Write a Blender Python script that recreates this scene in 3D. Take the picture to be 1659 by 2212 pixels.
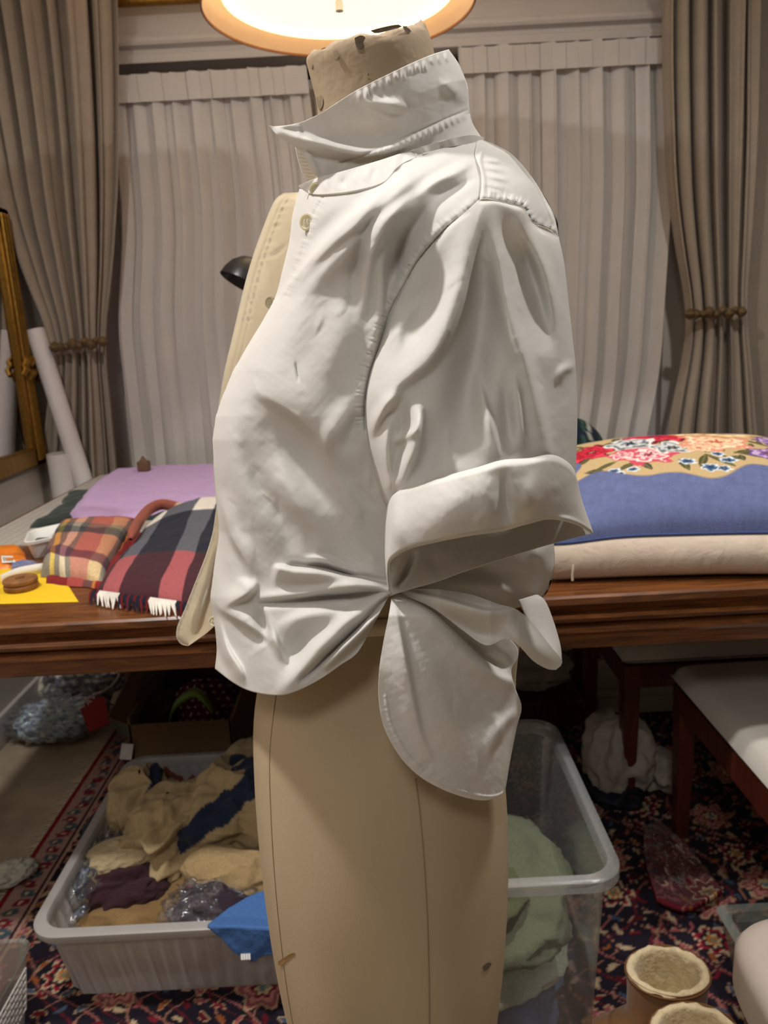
import bpy, math, random
import numpy as np
from mathutils import Vector, Matrix, noise

random.seed(7)
SC = bpy.context.scene
COL = SC.collection
for _o in list(bpy.data.objects):
    bpy.data.objects.remove(_o, do_unlink=True)

# ------------------------------------------------------------------ camera
IW, IH = 1659.0, 2212.0
FPX, CX, CY = 1650.0, IW / 2, IH / 2
PITCH, ROLL, EYE = math.radians(13.3), math.radians(3.0), np.array([0.0, 0.0, 1.25])
_fw = np.array([0, math.cos(PITCH), -math.sin(PITCH)])
_u0 = np.array([0, math.sin(PITCH), math.cos(PITCH)])
_r0 = np.array([1.0, 0, 0])
_rt = _r0 * math.cos(ROLL) - _u0 * math.sin(ROLL)
_up = _u0 * math.cos(ROLL) + _r0 * math.sin(ROLL)
cam_d = bpy.data.cameras.new('camera')
cam = bpy.data.objects.new('camera', cam_d)
COL.objects.link(cam)
cam.matrix_world = Matrix([[_rt[i], _up[i], -_fw[i], EYE[i]] for i in range(3)] + [[0, 0, 0, 1]])
cam_d.sensor_fit = 'VERTICAL'
cam_d.sensor_height = 36.0
cam_d.sensor_width = 36.0 * IW / IH
cam_d.lens = 36.0 * FPX / IH
cam_d.clip_start = 0.02
cam_d.dof.use_dof = True
cam_d.dof.focus_distance = 0.62
cam_d.dof.aperture_fstop = 11.0
SC.camera = cam

# ------------------------------------------------------------------ light and exposure
SC.view_settings.view_transform = 'Standard'
SC.view_settings.look = 'None'
SC.view_settings.gamma = 1.0
SC.view_settings.use_curve_mapping = False
SC.view_settings.exposure = 0.16
SC.cycles.max_bounces = 5
SC.cycles.diffuse_bounces = 3
SC.cycles.glossy_bounces = 2
SC.cycles.transmission_bounces = 3
SC.cycles.transparent_max_bounces = 8
SC.cycles.use_adaptive_sampling = True
SC.cycles.adaptive_threshold = 0.03
SC.cycles.sample_clamp_indirect = 4.0
world = bpy.data.worlds.new('night')
SC.world = world
world.use_nodes = True
world.node_tree.nodes['Background'].inputs[0].default_value = (0.010, 0.012, 0.018, 1)
world.node_tree.nodes['Background'].inputs[1].default_value = 1.0

def unseen_lamp(name, loc, power, size, color, aim=(0, 0, -1)):
    d = bpy.data.lights.new(name, 'AREA')
    d.shape = 'DISK'
    d.size = size
    d.energy = power
    d.color = color
    o = bpy.data.objects.new(name, d)
    COL.objects.link(o)
    o.location = loc
    o.rotation_euler = Vector(aim).to_track_quat('-Z', 'Y').to_euler()
    return o

WARM = (1.0, 0.86, 0.68)
NEUT = (1.0, 0.965, 0.93)
# two side lamps on the ceiling, out of the picture, and an added fill
unseen_lamp('unseen_light', (-0.80, 0.76, 2.66), 24, 0.13, NEUT, (0.15, 0.0, -1))
unseen_lamp('unseen_light', (0.95, 1.10, 2.66), 20, 0.13, NEUT, (-0.2, 0.0, -1))
unseen_lamp('unseen_light', (-0.3, -1.1, 2.66), 12, 0.5, NEUT, (0, 0.2, -1))  # unseen fill, added behind the camera to lift the side facing it

# ------------------------------------------------------------------ geometry helpers
def ray(px, py):
    px = np.asarray(px, float); py = np.asarray(py, float)
    return (_fw + ((px - CX) / FPX)[..., None] * _rt - ((py - CY) / FPX)[..., None] * _up)

def PY(px, py, Y):                 # point of the view ray on the plane y = Y
    d = ray(px, py)
    return EYE + d * (np.asarray(Y, float) / d[..., 1])[..., None]

def PZ(px, py, Z):                 # ... on the plane z = Z
    d = ray(px, py)
    return EYE + d * ((np.asarray(Z, float) - EYE[2]) / d[..., 2])[..., None]

def PX(px, py, X):
    d = ray(px, py)
    return EYE + d * (np.asarray(X, float) / d[..., 0])[..., None]

def lin(c):                        # sRGB 0-255 -> linear
    c = np.asarray(c, float) / 255.0
    return np.where(c <= 0.04045, c / 12.92, ((c + 0.055) / 1.055) ** 2.4)

def rootloc(o):
    while o.parent is not None:
        o = o.parent
    return np.array(o.location)

def mk(name, verts, faces, mat=None, parent=None, smooth=True, uv=None, col=None, local=False):
    """one mesh object; verts in world metres unless local"""
    V = np.asarray(verts, float).reshape(-1, 3)
    if parent is not None and not local:
        V = V - rootloc(parent)
    me = bpy.data.meshes.new(name)
    if isinstance(faces, np.ndarray):
        nf, k = faces.shape
        me.vertices.add(len(V)); me.vertices.foreach_set('co', V.astype(np.float32).ravel())
        me.loops.add(nf * k); me.loops.foreach_set('vertex_index', faces.astype(np.int32).ravel())
        me.polygons.add(nf)
        me.polygons.foreach_set('loop_start', np.arange(0, nf * k, k, dtype=np.int32))
        me.polygons.foreach_set('loop_total', np.full(nf, k, dtype=np.int32))
        me.update(calc_edges=True)
    else:
        me.from_pydata(V.tolist(), [], faces)
        me.update()
    me.polygons.foreach_set('use_smooth', [bool(smooth)] * len(me.polygons))
    if uv is not None:
        li = np.empty(len(me.loops), np.int32); me.loops.foreach_get('vertex_index', li)
        l = me.uv_layers.new(name='UVMap')
        l.data.foreach_set('uv', np.asarray(uv, np.float32).reshape(-1, 2)[li].ravel())
    if col is not None:
        a = me.color_attributes.new('Col', 'FLOAT_COLOR', 'POINT')
        c = np.asarray(col, np.float32).reshape(-1, 3)
        a.data.foreach_set('color', np.hstack([c, np.ones((len(c), 1), np.float32)]).ravel())
    o = bpy.data.objects.new(name, me)
    COL.objects.link(o)
    if mat is not None:
        me.materials.append(mat)
    if parent is not None:
        o.parent = parent
    return o

def gfaces(nv, nu, wu=False, wv=False):
    i = np.arange(nv if wv else nv - 1)[:, None]; j = np.arange(nu if wu else nu - 1)[None, :]
    a = i * nu + j; b = i * nu + (j + 1) % nu
    c = ((i + 1) % nv) * nu + (j + 1) % nu; d = ((i + 1) % nv) * nu + j
    a, b, c, d = np.broadcast_arrays(a, b, c, d)
    return np.stack([a, b, c, d], -1).reshape(-1, 4)

def grid(name, P, mat, parent=None, wu=False, wv=False, col=None, smooth=True, thick=0.0, local=False, flip=False):
    nv, nu = P.shape[:2]
    F = gfaces(nv, nu, wu, wv)
    if flip:
        F = F[:, ::-1].copy()
    U, Vv = np.meshgrid(np.linspace(0, 1, nu), np.linspace(0, 1, nv))
    o = mk(name, P, F, mat, parent, smooth, np.stack([U, Vv], -1), col, local)
    if thick:
        m = o.modifiers.new('thickness', 'SOLIDIFY'); m.thickness = thick; m.offset = 0.0
    return o

def tag(o, label, cat, group=None, kind=None):
    if label: o['label'] = label
    if cat: o['category'] = cat
    if group: o['group'] = group
    if kind: o['kind'] = kind
    return o

def thing(name, loc, label, cat, group=None, rz=0.0):
    o = bpy.data.objects.new(name, None)
    COL.objects.link(o)
    o.location = loc; o.rotation_euler = (0, 0, rz); o.empty_display_size = 0.05
    return tag(o, label, cat, group)

def struct(o):
    o['kind'] = 'structure'
    return o

class MB:
    """collects boxes, tubes and lathes into one mesh"""
    def __init__(s): s.v = []; s.f = []
    def add(s, V, Fs):
        b = len(s.v); s.v += [tuple(map(float, p)) for p in V]; s.f += [tuple(int(i) + b for i in f) for f in Fs]; return s
    def box(s, lo, hi, bev=0.0):
        (x0, y0, z0), (x1, y1, z1) = lo, hi
        if bev <= 0:
            V = [(x, y, z) for z in (z0, z1) for y in (y0, y1) for x in (x0, x1)]
            return s.add(V, [(0, 2, 3, 1), (4, 5, 7, 6), (0, 1, 5, 4), (2, 6, 7, 3), (0, 4, 6, 2), (1, 3, 7, 5)])
        rings = []
        for z, k in ((z0, bev), (z0 + bev, 0), (z1 - bev, 0), (z1, bev)):
            c = bev
            a = [(x0 + k, y0 + max(k, c)), (x0 + max(k, c), y0 + k), (x1 - max(k, c), y0 + k), (x1 - k, y0 + max(k, c)),
                 (x1 - k, y1 - max(k, c)), (x1 - max(k, c), y1 - k), (x0 + max(k, c), y1 - k), (x0 + k, y1 - max(k, c))]
            rings.append([(x, y, z) for x, y in a])
        return s.loft(rings, True)
    def loft(s, rings, caps=True, closed=True):
        n = len(rings[0]); V = [p for r in rings for p in r]; Fs = []
        for i in range(len(rings) - 1):
            for j in range(n if closed else n - 1):
                k = (j + 1) % n
                Fs.append((i * n + j, i * n + k, (i + 1) * n + k, (i + 1) * n + j))
        if caps:
            Fs.append(tuple(range(n - 1, -1, -1))); Fs.append(tuple((len(rings) - 1) * n + j for j in range(n)))
        return s.add(V, Fs)
    def tube(s, pts, r, n=10, caps=True):
        pts = [np.array(p, float) for p in pts]
        rr = r if hasattr(r, '__len__') else [r] * len(pts)
        rings = []; prev = None
        for i, p in enumerate(pts):
            t = pts[min(i + 1, len(pts) - 1)] - pts[max(i - 1, 0)]; t = t / (np.linalg.norm(t) + 1e-12)
            a = prev if prev is not None else (np.array([0, 0, 1.0]) if abs(t[2]) < 0.9 else np.array([1.0, 0, 0]))
            a = a - t * a.dot(t); a /= np.linalg.norm(a) + 1e-12; prev = a
            b = np.cross(t, a)
            rings.append([p + rr[i] * (math.cos(q) * a + math.sin(q) * b) for q in np.linspace(0, 2 * math.pi, n, endpoint=False)])
        return s.loft(rings, caps)
    def lathe(s, prof, c=(0, 0, 0), n=32, caps=False):
        rings = [[(c[0] + r * math.cos(q), c[1] + r * math.sin(q), c[2] + z) for q in np.linspace(0, 2 * math.pi, n, endpoint=False)] for r, z in prof]
        return s.loft(rings, caps)
    def build(s, name, mat, parent=None, smooth=True, local=False, auto=True):
        o = mk(name, s.v, s.f, mat, parent, smooth, local=local)
        if smooth and auto:
            try:
                o.data.set_sharp_from_angle(angle=math.radians(42))
            except Exception:
                pass
        return o

def crv(pts, n=None, t=None):
    """Catmull-Rom through pts, resampled by arc length at n points or at parameters t"""
    P = np.asarray(pts, float)
    if len(P) > 2:
        E = np.vstack([2 * P[0] - P[1], P, 2 * P[-1] - P[-2]])
        out = []
        for i in range(1, len(E) - 2):
            s = np.linspace(0, 1, 16, endpoint=False)[:, None]
            a, b, c, d = E[i - 1], E[i], E[i + 1], E[i + 2]
            out.append(0.5 * ((2 * b) + (c - a) * s + (2 * a - 5 * b + 4 * c - d) * s ** 2 + (3 * b - a - 3 * c + d) * s ** 3))
        P = np.vstack(out + [P[-1:]])
    L = np.r_[0, np.cumsum(np.linalg.norm(np.diff(P, axis=0), axis=1))]
    if t is None:
        t = np.linspace(0, 1, n)
    return np.stack([np.interp(np.asarray(t) * L[-1], L, P[:, k]) for k in range(P.shape[1])], -1)

def coons(T, R, B, L, u, v):
    T, B = crv(T, t=u), crv(B, t=u)
    L, R = crv(L, t=v), crv(R, t=v)
    uu = u[None, :, None]; vv = v[:, None, None]
    S = (1 - vv) * T[None] + vv * B[None] + (1 - uu) * L[:, None] + uu * R[:, None]
    S -= (1 - uu) * (1 - vv) * T[0] + uu * (1 - vv) * T[-1] + (1 - uu) * vv * B[0] + uu * vv * B[-1]
    return S

def ruled(L, R, u, v):
    L, R = crv(L, t=v), crv(R, t=v)
    return L[:, None] * (1 - u[None, :, None]) + R[:, None] * u[None, :, None]

def stroke(px, py, pts, amp, w, w2=None, rip=0, ripamp=0.0, ripw=None):
    """height of a fold drawn along pts; w / w2 its width on either side of the stroke's direction; amp may vary along it"""
    w2 = w2 if w2 is not None else w
    XA = np.stack([px.ravel(), py.ravel()], -1)
    out = np.zeros(len(XA))
    C = np.asarray(pts, float)
    Ln = np.linalg.norm(np.diff(C, axis=0), axis=1).sum()
    wt = max(min(w, w2), 4.0) * (1.0 if max(w, w2) < 30 else 1.3)
    n = int(min(max(Ln / (0.6 * wt), 8), 160))
    P = crv(C, n); ds = Ln / (n - 1)
    tn = np.gradient(P, axis=0); tn /= np.linalg.norm(tn, axis=1)[:, None] + 1e-9
    tt = np.linspace(0, 1, n)
    A = np.interp(tt, np.linspace(0, 1, len(amp)), amp) if hasattr(amp, '__len__') else amp * np.sin(np.pi * np.clip(tt, 0, 1)) ** 0.9 * 1.1
    mg = 2.6 * max(w, w2, ripw or 0)
    near = np.where(np.all((XA > P.min(0) - mg) & (XA < P.max(0) + mg), axis=1))[0]
    X = XA[near]; h = np.zeros(len(X)); g = ds / (wt * math.sqrt(math.pi))
    for i in range(n):
        m = np.where((np.abs(X[:, 0] - P[i, 0]) < mg) & (np.abs(X[:, 1] - P[i, 1]) < mg))[0]
        if not len(m): continue
        d = X[m] - P[i]
        ta = d @ tn[i]; no = tn[i, 0] * d[:, 1] - tn[i, 1] * d[:, 0]
        wn = np.where(no >= 0, w2, w)
        k = np.exp(-(ta / wt) ** 2) * g
        v = A[i] * np.exp(-(no / wn) ** 2)
        if rip:
            s_ = (tt[i] * Ln + ta) / Ln
            v = v + ripamp * np.sin(2 * np.pi * rip * s_ + 1.9 * np.sin(3.1 * s_ * rip) + .9 * np.sin(1.3 * s_ * rip)) * np.exp(-(no / (ripw or 14)) ** 2)
        h[m] += k * v
    out[near] = h
    return out.reshape(px.shape)

def fbm(P, s, seed=0.0, octv=3):
    """fractal noise on an array of points (vectorised sum of rotated sines: cheap and smooth)"""
    rng = np.random.RandomState(int(seed * 977) % 100000 + 11)
    P = np.asarray(P, float); out = np.zeros(P.shape[:-1]); a = 1.0; tot = 0
    for o in range(octv):
        for _ in range(4):
            k = rng.normal(size=P.shape[-1]); k /= np.linalg.norm(k)
            k2 = rng.normal(size=P.shape[-1]); k2 /= np.linalg.norm(k2)
            out += a * np.sin((P @ k) * s * 2 ** o + rng.rand() * 6.3 + 1.3 * np.sin((P @ k2) * s * 1.4 * 2 ** o + rng.rand() * 6.3))
        tot += a * 2.2; a *= 0.5
    return out / tot
# ------------------------------------------------------------------ materials
MATS = {}
def nt(name):
    m = bpy.data.materials.new(name); m.use_nodes = True
    t = m.node_tree
    return m, t, t.nodes['Principled BSDF'], t.nodes['Material Output']

def N(t, kind, **kw):
    n = t.nodes.new(kind)
    for k, v in kw.items():
        if k in n.inputs: n.inputs[k].default_value = v
        else: setattr(n, k, v)
    return n

def mat(name, rgb, rough=0.8, var=0.12, vscale=30, bump=0.0, bscale=400, spec=0.3, vcol=False, sheen=0.0,
        trans=0.0, tcol=None, alpha=1.0, metal=0.0, weave=0.0, wscale=900, wrinkle=0.0, stretch=None, coat=0.0):
    """procedural surface: colour (or painted pattern) with noise variation, fine relief, optional weave / translucency"""
    if name in MATS: return MATS[name]
    m, t, b, out = nt(name)
    tc = N(t, 'ShaderNodeTexCoord')
    mp = N(t, 'ShaderNodeMapping')
    t.links.new(tc.outputs['Object'], mp.inputs[0])
    if stretch: mp.inputs['Scale'].default_value = stretch
    n1 = N(t, 'ShaderNodeTexNoise', Scale=vscale, Detail=2.0, Roughness=0.6)
    t.links.new(mp.outputs[0], n1.inputs['Vector'])
    c = lin(rgb)
    mr = N(t, 'ShaderNodeMapRange'); mr.inputs['From Min'].default_value = 0.25; mr.inputs['From Max'].default_value = 0.75
    mr.inputs['To Min'].default_value = 1 - var; mr.inputs['To Max'].default_value = 1 + var
    t.links.new(n1.outputs['Fac'], mr.inputs['Value'])
    mul = N(t, 'ShaderNodeVectorMath', operation='SCALE')
    if vcol:
        at = N(t, 'ShaderNodeAttribute', attribute_name='Col')
        t.links.new(at.outputs['Color'], mul.inputs[0])
    else:
        mul.inputs[0].default_value = c
    t.links.new(mr.outputs[0], mul.inputs['Scale'])
    t.links.new(mul.outputs[0], b.inputs['Base Color'])
    b.inputs['Roughness'].default_value = rough
    b.inputs['Specular IOR Level'].default_value = spec
    b.inputs['Metallic'].default_value = metal
    b.inputs['Sheen Weight'].default_value = sheen
    b.inputs['Coat Weight'].default_value = coat
    h = None
    if bump:
        n2 = N(t, 'ShaderNodeTexNoise', Scale=bscale, Detail=1.0)
        t.links.new(mp.outputs[0], n2.inputs['Vector'])
        bp = N(t, 'ShaderNodeBump', Strength=bump, Distance=0.002)
        t.links.new(n2.outputs['Fac'], bp.inputs['Height']); h = bp
    if wrinkle:
        n3 = N(t, 'ShaderNodeTexNoise', Scale=22.0, Detail=3.0, Distortion=0.8, Roughness=0.55)
        t.links.new(mp.outputs[0], n3.inputs['Vector'])
        bp = N(t, 'ShaderNodeBump', Strength=wrinkle, Distance=0.01)
        t.links.new(n3.outputs['Fac'], bp.inputs['Height'])
        if h: t.links.new(h.outputs[0], bp.inputs['Normal'])
        h = bp
    if weave:
        w1 = N(t, 'ShaderNodeTexWave', Scale=wscale / 10, bands_direction='X'); w2 = N(t, 'ShaderNodeTexWave', Scale=wscale / 10, bands_direction='Z')
        t.links.new(mp.outputs[0], w1.inputs['Vector']); t.links.new(mp.outputs[0], w2.inputs['Vector'])
        ad = N(t, 'ShaderNodeMath', operation='ADD')
        t.links.new(w1.outputs['Fac'], ad.inputs[0]); t.links.new(w2.outputs['Fac'], ad.inputs[1])
        bp = N(t, 'ShaderNodeBump', Strength=weave, Distance=0.001)
        t.links.new(ad.outputs[0], bp.inputs['Height'])
        if h: t.links.new(h.outputs[0], bp.inputs['Normal'])
        h = bp
    if h: t.links.new(h.outputs[0], b.inputs['Normal'])
    surf = b.outputs[0]
    if trans:
        tr = N(t, 'ShaderNodeBsdfTranslucent')
        if tcol is not None: tr.inputs[0].default_value = (*lin(tcol), 1)
        else: t.links.new(mul.outputs[0], tr.inputs[0])
        if h: t.links.new(h.outputs[0], tr.inputs['Normal'])
        mx = N(t, 'ShaderNodeMixShader'); mx.inputs[0].default_value = trans
        t.links.new(surf, mx.inputs[1]); t.links.new(tr.outputs[0], mx.inputs[2]); surf = mx.outputs[0]
    if alpha < 1.0:
        tp = N(t, 'ShaderNodeBsdfTransparent')
        mx = N(t, 'ShaderNodeMixShader'); mx.inputs[0].default_value = alpha
        t.links.new(tp.outputs[0], mx.inputs[1]); t.links.new(surf, mx.inputs[2]); surf = mx.outputs[0]
    t.links.new(surf, out.inputs[0])
    MATS[name] = m
    return m

def emit(name, rgb, strength):
    if name in MATS: return MATS[name]
    m, t, b, out = nt(name)
    b.inputs['Base Color'].default_value = (*lin(rgb), 1)
    b.inputs['Emission Color'].default_value = (*lin(rgb), 1)
    b.inputs['Emission Strength'].default_value = strength
    b.inputs['Roughness'].default_value = 0.6
    MATS[name] = m
    return m

def wood(name, dark, light, rough=0.35, scale=3.0, axis='X'):
    if name in MATS: return MATS[name]
    m, t, b, out = nt(name)
    tc = N(t, 'ShaderNodeTexCoord'); mp = N(t, 'ShaderNodeMapping')
    mp.inputs['Scale'].default_value = {'X': (0.5, 6, 6), 'Y': (6, 0.5, 6), 'Z': (6, 6, 0.5)}[axis]
    t.links.new(tc.outputs['Object'], mp.inputs[0])
    n1 = N(t, 'ShaderNodeTexNoise', Scale=scale * 4, Detail=5.0, Distortion=1.6, Roughness=0.65)
    t.links.new(mp.outputs[0], n1.inputs['Vector'])
    cr = N(t, 'ShaderNodeValToRGB')
    cr.color_ramp.elements[0].position = 0.3; cr.color_ramp.elements[0].color = (*lin(dark), 1)
    cr.color_ramp.elements[1].position = 0.72; cr.color_ramp.elements[1].color = (*lin(light), 1)
    t.links.new(n1.outputs['Fac'], cr.inputs[0]); t.links.new(cr.outputs[0], b.inputs['Base Color'])
    b.inputs['Roughness'].default_value = rough
    bp = N(t, 'ShaderNodeBump', Strength=0.08, Distance=0.002)
    t.links.new(n1.outputs['Fac'], bp.inputs['Height']); t.links.new(bp.outputs[0], b.inputs['Normal'])
    MATS[name] = m
    return m

def clear_plastic(name, tint=(235, 238, 240), alpha=0.25, rough=0.15):
    """thin clear or milky plastic"""
    if name in MATS: return MATS[name]
    m, t, b, out = nt(name)
    b.inputs['Base Color'].default_value = (*lin(tint), 1)
    b.inputs['Roughness'].default_value = rough
    b.inputs['Specular IOR Level'].default_value = 0.6
    n1 = N(t, 'ShaderNodeTexNoise', Scale=14.0, Detail=3.0)
    bp = N(t, 'ShaderNodeBump', Strength=0.15, Distance=0.004)
    t.links.new(n1.outputs['Fac'], bp.inputs['Height']); t.links.new(bp.outputs[0], b.inputs['Normal'])
    tp = N(t, 'ShaderNodeBsdfTransparent')
    gl = N(t, 'ShaderNodeBsdfGlossy'); gl.inputs['Roughness'].default_value = rough
    lw = N(t, 'ShaderNodeLayerWeight', Blend=0.35)
    mx = N(t, 'ShaderNodeMixShader'); mx.inputs[0].default_value = alpha
    t.links.new(tp.outputs[0], mx.inputs[1]); t.links.new(b.outputs[0], mx.inputs[2])
    m2 = N(t, 'ShaderNodeMath', operation='MULTIPLY'); m2.inputs[1].default_value = 0.5
    t.links.new(lw.outputs['Fresnel'], m2.inputs[0])
    mx2 = N(t, 'ShaderNodeMixShader')
    t.links.new(bp.outputs[0], gl.inputs['Normal'])
    t.links.new(m2.outputs[0], mx2.inputs[0]); t.links.new(mx.outputs[0], mx2.inputs[1]); t.links.new(gl.outputs[0], mx2.inputs[2])
    t.links.new(mx2.outputs[0], out.inputs[0])
    MATS[name] = m
    return m
# ------------------------------------------------------------------ the room
XL_W, XR_W, YB_W, YF_W, ZC = -1.29, 2.5, 3.14, -2.4, 2.72
M_wall = mat('wall_paint', (196, 188, 178), 0.85, var=0.02, bump=0.05, bscale=120)
M_wall2 = mat('wall_paint_taupe', (128, 118, 108), 0.85, var=0.02)
M_ceil = mat('ceiling_paint', (225, 220, 212), 0.9, var=0.02)
M_trim = mat('trim_paint', (204, 198, 194), 0.6, var=0.02)
M_carpet = mat('beige_carpet', (176, 160, 136), 0.95, var=0.18, vscale=9, bump=0.6, bscale=700)
def slab(name, lo, hi, m, bev=0.0):
    return struct(MB().box(lo, hi, bev).build(name, m, smooth=False))
slab('floor', (XL_W - .1, YF_W - .1, -0.06), (XR_W + .1, YB_W + .1, 0), M_carpet)
slab('ceiling', (XL_W - .1, YF_W - .1, ZC), (XR_W + .1, YB_W + .1, ZC + .06), M_ceil)
slab('wall_left', (XL_W - .1, YF_W, 0), (XL_W, YB_W, ZC), M_wall)
slab('wall_right', (XR_W, YF_W, 0), (XR_W + .1, YB_W, ZC), M_wall2)
slab('wall_front', (XL_W - .1, YF_W - .1, 0), (XR_W + .1, YF_W, ZC), M_wall2)
slab('baseboard_left', (XL_W, YF_W, 0), (XL_W + .015, YB_W, 0.10), M_trim, 0.003)

def yx(px, py, Y):
    p = PY(px, py, Y); return float(p[0]), float(p[2])
W1 = (yx(262, 600, YB_W)[0], yx(686, 300, YB_W)[0])       # window openings across the back wall; left widened, dark glass imitates a shadow gap
W2 = (yx(985, 300, YB_W)[0], yx(1440, 500, YB_W)[0])
ZW0, ZW1 = 0.35, 2.235
b = MB()
b.box((XL_W - .1, YB_W, 0), (W1[0], YB_W + .14, ZC)); b.box((W1[1], YB_W, 0), (W2[0], YB_W + .14, ZC)); b.box((W2[1], YB_W, 0), (XR_W + .1, YB_W + .14, ZC))
b.box((W1[0], YB_W, 0), (W1[1], YB_W + .14, ZW0)); b.box((W2[0], YB_W, 0), (W2[1], YB_W + .14, ZW0))
b.box((W1[0], YB_W, ZW1), (W1[1], YB_W + .14, ZC)); b.box((W2[0], YB_W, ZW1), (W2[1], YB_W + .14, ZC))
struct(b.build('wall_back', M_wall, smooth=False))
M_glass = mat('night_glass', (14, 16, 22), 0.05, var=0.0, spec=0.6)
for i, (a, c) in enumerate((W1, W2)):
    b = MB()
    for lo, hi in (((a, YB_W + .05, ZW0), (a + .05, YB_W + .11, ZW1)), ((c - .05, YB_W + .05, ZW0), (c, YB_W + .11, ZW1)),
                   ((a, YB_W + .05, ZW1 - .05), (c, YB_W + .11, ZW1)), ((a, YB_W + .05, ZW0), (c, YB_W + .11, ZW0 + .06)),
                   (((a + c) / 2 - .025, YB_W + .05, ZW0), ((a + c) / 2 + .025, YB_W + .11, ZW1))):
        b.box(lo, hi, 0.004)
    w = struct(b.build('window_%d' % (i + 1), M_trim, smooth=False))
    for k in range(2):
        x0 = a + .05 if k == 0 else (a + c) / 2 + .025
        x1 = (a + c) / 2 - .025 if k == 0 else c - .05
        MB().box((x0, YB_W + .075, ZW0 + .06), (x1, YB_W + .083, ZW1 - .05)).build('pane', M_glass, w, smooth=False)

# stepped plaster moulding over the windows, and a gilt rail over it
prof = [(0, 2.235), (.075, 2.235), (.075, 2.262), (.060, 2.268), (.060, 2.282), (.085, 2.290), (.090, 2.300), (.070, 2.306), (.070, 2.318),
        (.050, 2.324), (.045, 2.336), (.020, 2.345), (.016, 2.44), (.030, 2.447), (.030, 2.457), (.046, 2.463), (.046, 2.475),
        (.060, 2.482), (.060, 2.498), (.03, 2.506), (.03, 2.56), (0, 2.56)]
b = MB(); b.loft([[(x, YB_W - d, z) for d, z in prof] for x in (XL_W, XR_W)], True)
struct(b.build('trim_1', M_trim, smooth=False))
ZRAIL = yx(330, 2, YB_W - .075)[1]
M_gold = mat('gilt', (150, 112, 48), 0.38, var=0.25, vscale=60, metal=0.8, bump=0.2, bscale=120)
b = MB(); b.tube([(XL_W + .05, YB_W - .075, ZRAIL), (XR_W - .05, YB_W - .075, ZRAIL)], 0.016, 12)
struct(b.build('trim_2', M_gold))

# ------------------------------------------------------------------ sheers and drapes
M_sheer = mat('sheer_cloth', (224, 219, 214), 0.9, var=0.03, vscale=12, weave=0.12, wscale=2500, trans=0.25)
M_drape = mat('drape_cloth', (160, 147, 131), 0.85, var=0.06, vscale=15, bump=0.1, bscale=900, sheen=0.2, trans=0.05)

def hanging(name, edge_l, edge_r, Y0, z_px_top, zbot, waves, amp, mt, parent, seed, thick=0.0, nu=170, nv=90, ztop=None):
    """cloth hung between two side edges given as (pixel x, pixel y) seen at depth Y0; waves = list of (count, weight, phase)"""
    L = np.array([yx(px, py, Y0) for px, py in edge_l]); R = np.array([yx(px, py, Y0) for px, py in edge_r])
    zt = ztop if ztop is not None else max(L[0, 1], R[0, 1])
    z = np.linspace(zt, zbot, nv)
    def fx(E):
        o = np.argsort(E[:, 1]); return np.interp(z, E[o, 1], E[o, 0])
    xl, xr = fx(L), fx(R)
    k = np.ones(9) / 9
    for a in (xl, xr):
        a[4:-4] = np.convolve(a, k, 'valid')
    s = np.linspace(0, 1, nu)[None, :]; zz = z[:, None]
    rng = np.random.RandomState(seed)
    w = np.zeros((nv, nu))
    for cnt, wt, ph in waves:
        w += wt * np.sin(2 * np.pi * cnt * s + ph + 0.35 * np.sin(1.7 * zz + ph * 3))
    w = np.sign(w) * np.abs(w) ** 0.8
    width = (xr - xl)[:, None]; ref = np.median(width)
    X = xl[:, None] + width * s + 0.012 * width / ref * np.sin(2 * np.pi * waves[0][0] * s * 2 + 1.0)
    Y = Y0 - amp * w * np.clip(width / ref, 0.35, 1.2) ** 0.8
    P = np.stack([X, Y, np.broadcast_to(zz, X.shape)], -1)
    return grid(name, P, mt, parent, thick=thick)

t = thing('sheer_curtain', (W1[0], 3.02, 0), 'pale pleated sheer curtain over the window beside the leaning paper roll', 'curtain', 'sheer curtains')
hanging('pleated_cloth', [(236, 176), (262, 500), (250, 700), (300, 1150)], [(655, 142), (690, 400), (735, 1150)], 3.03, 0, 0.03, [(10, 1, .4), (21, .25, 1.1), (4, .5, 2.)], 0.014, M_sheer, t, 1, nu=320)
hanging('heading_tape', [(236, 176), (242, 214)], [(655, 142), (660, 178)], 3.007, 0, yx(450, 196, 3.007)[1] - .025, [(8, .6, .2), (5, .5, 1.)], 0.0022, M_sheer, t, 2, nv=12)
t = thing('sheer_curtain', (W2[0], 3.02, 0), 'pale pleated sheer curtain behind the raised collar and blue cushion', 'curtain', 'sheer curtains')
hanging('pleated_cloth', [(984, 118), (990, 500), (1000, 1150)], [(1440, 80), (1444, 400), (1418, 800), (1385, 960), (1350, 1150)], 3.03, 0, 0.03, [(9, 1, .9), (20, .3, .1), (5, .45, .5)], 0.016, M_sheer, t, 3, nu=320)
hanging('heading_tape', [(984, 118), (986, 150)], [(1440, 80), (1440, 114)], 3.005, 0, yx(1200, 132, 3.005)[1] - .025, [(8, .6, .9), (4, .5, .3)], 0.0022, M_sheer, t, 4, nv=12)

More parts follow.
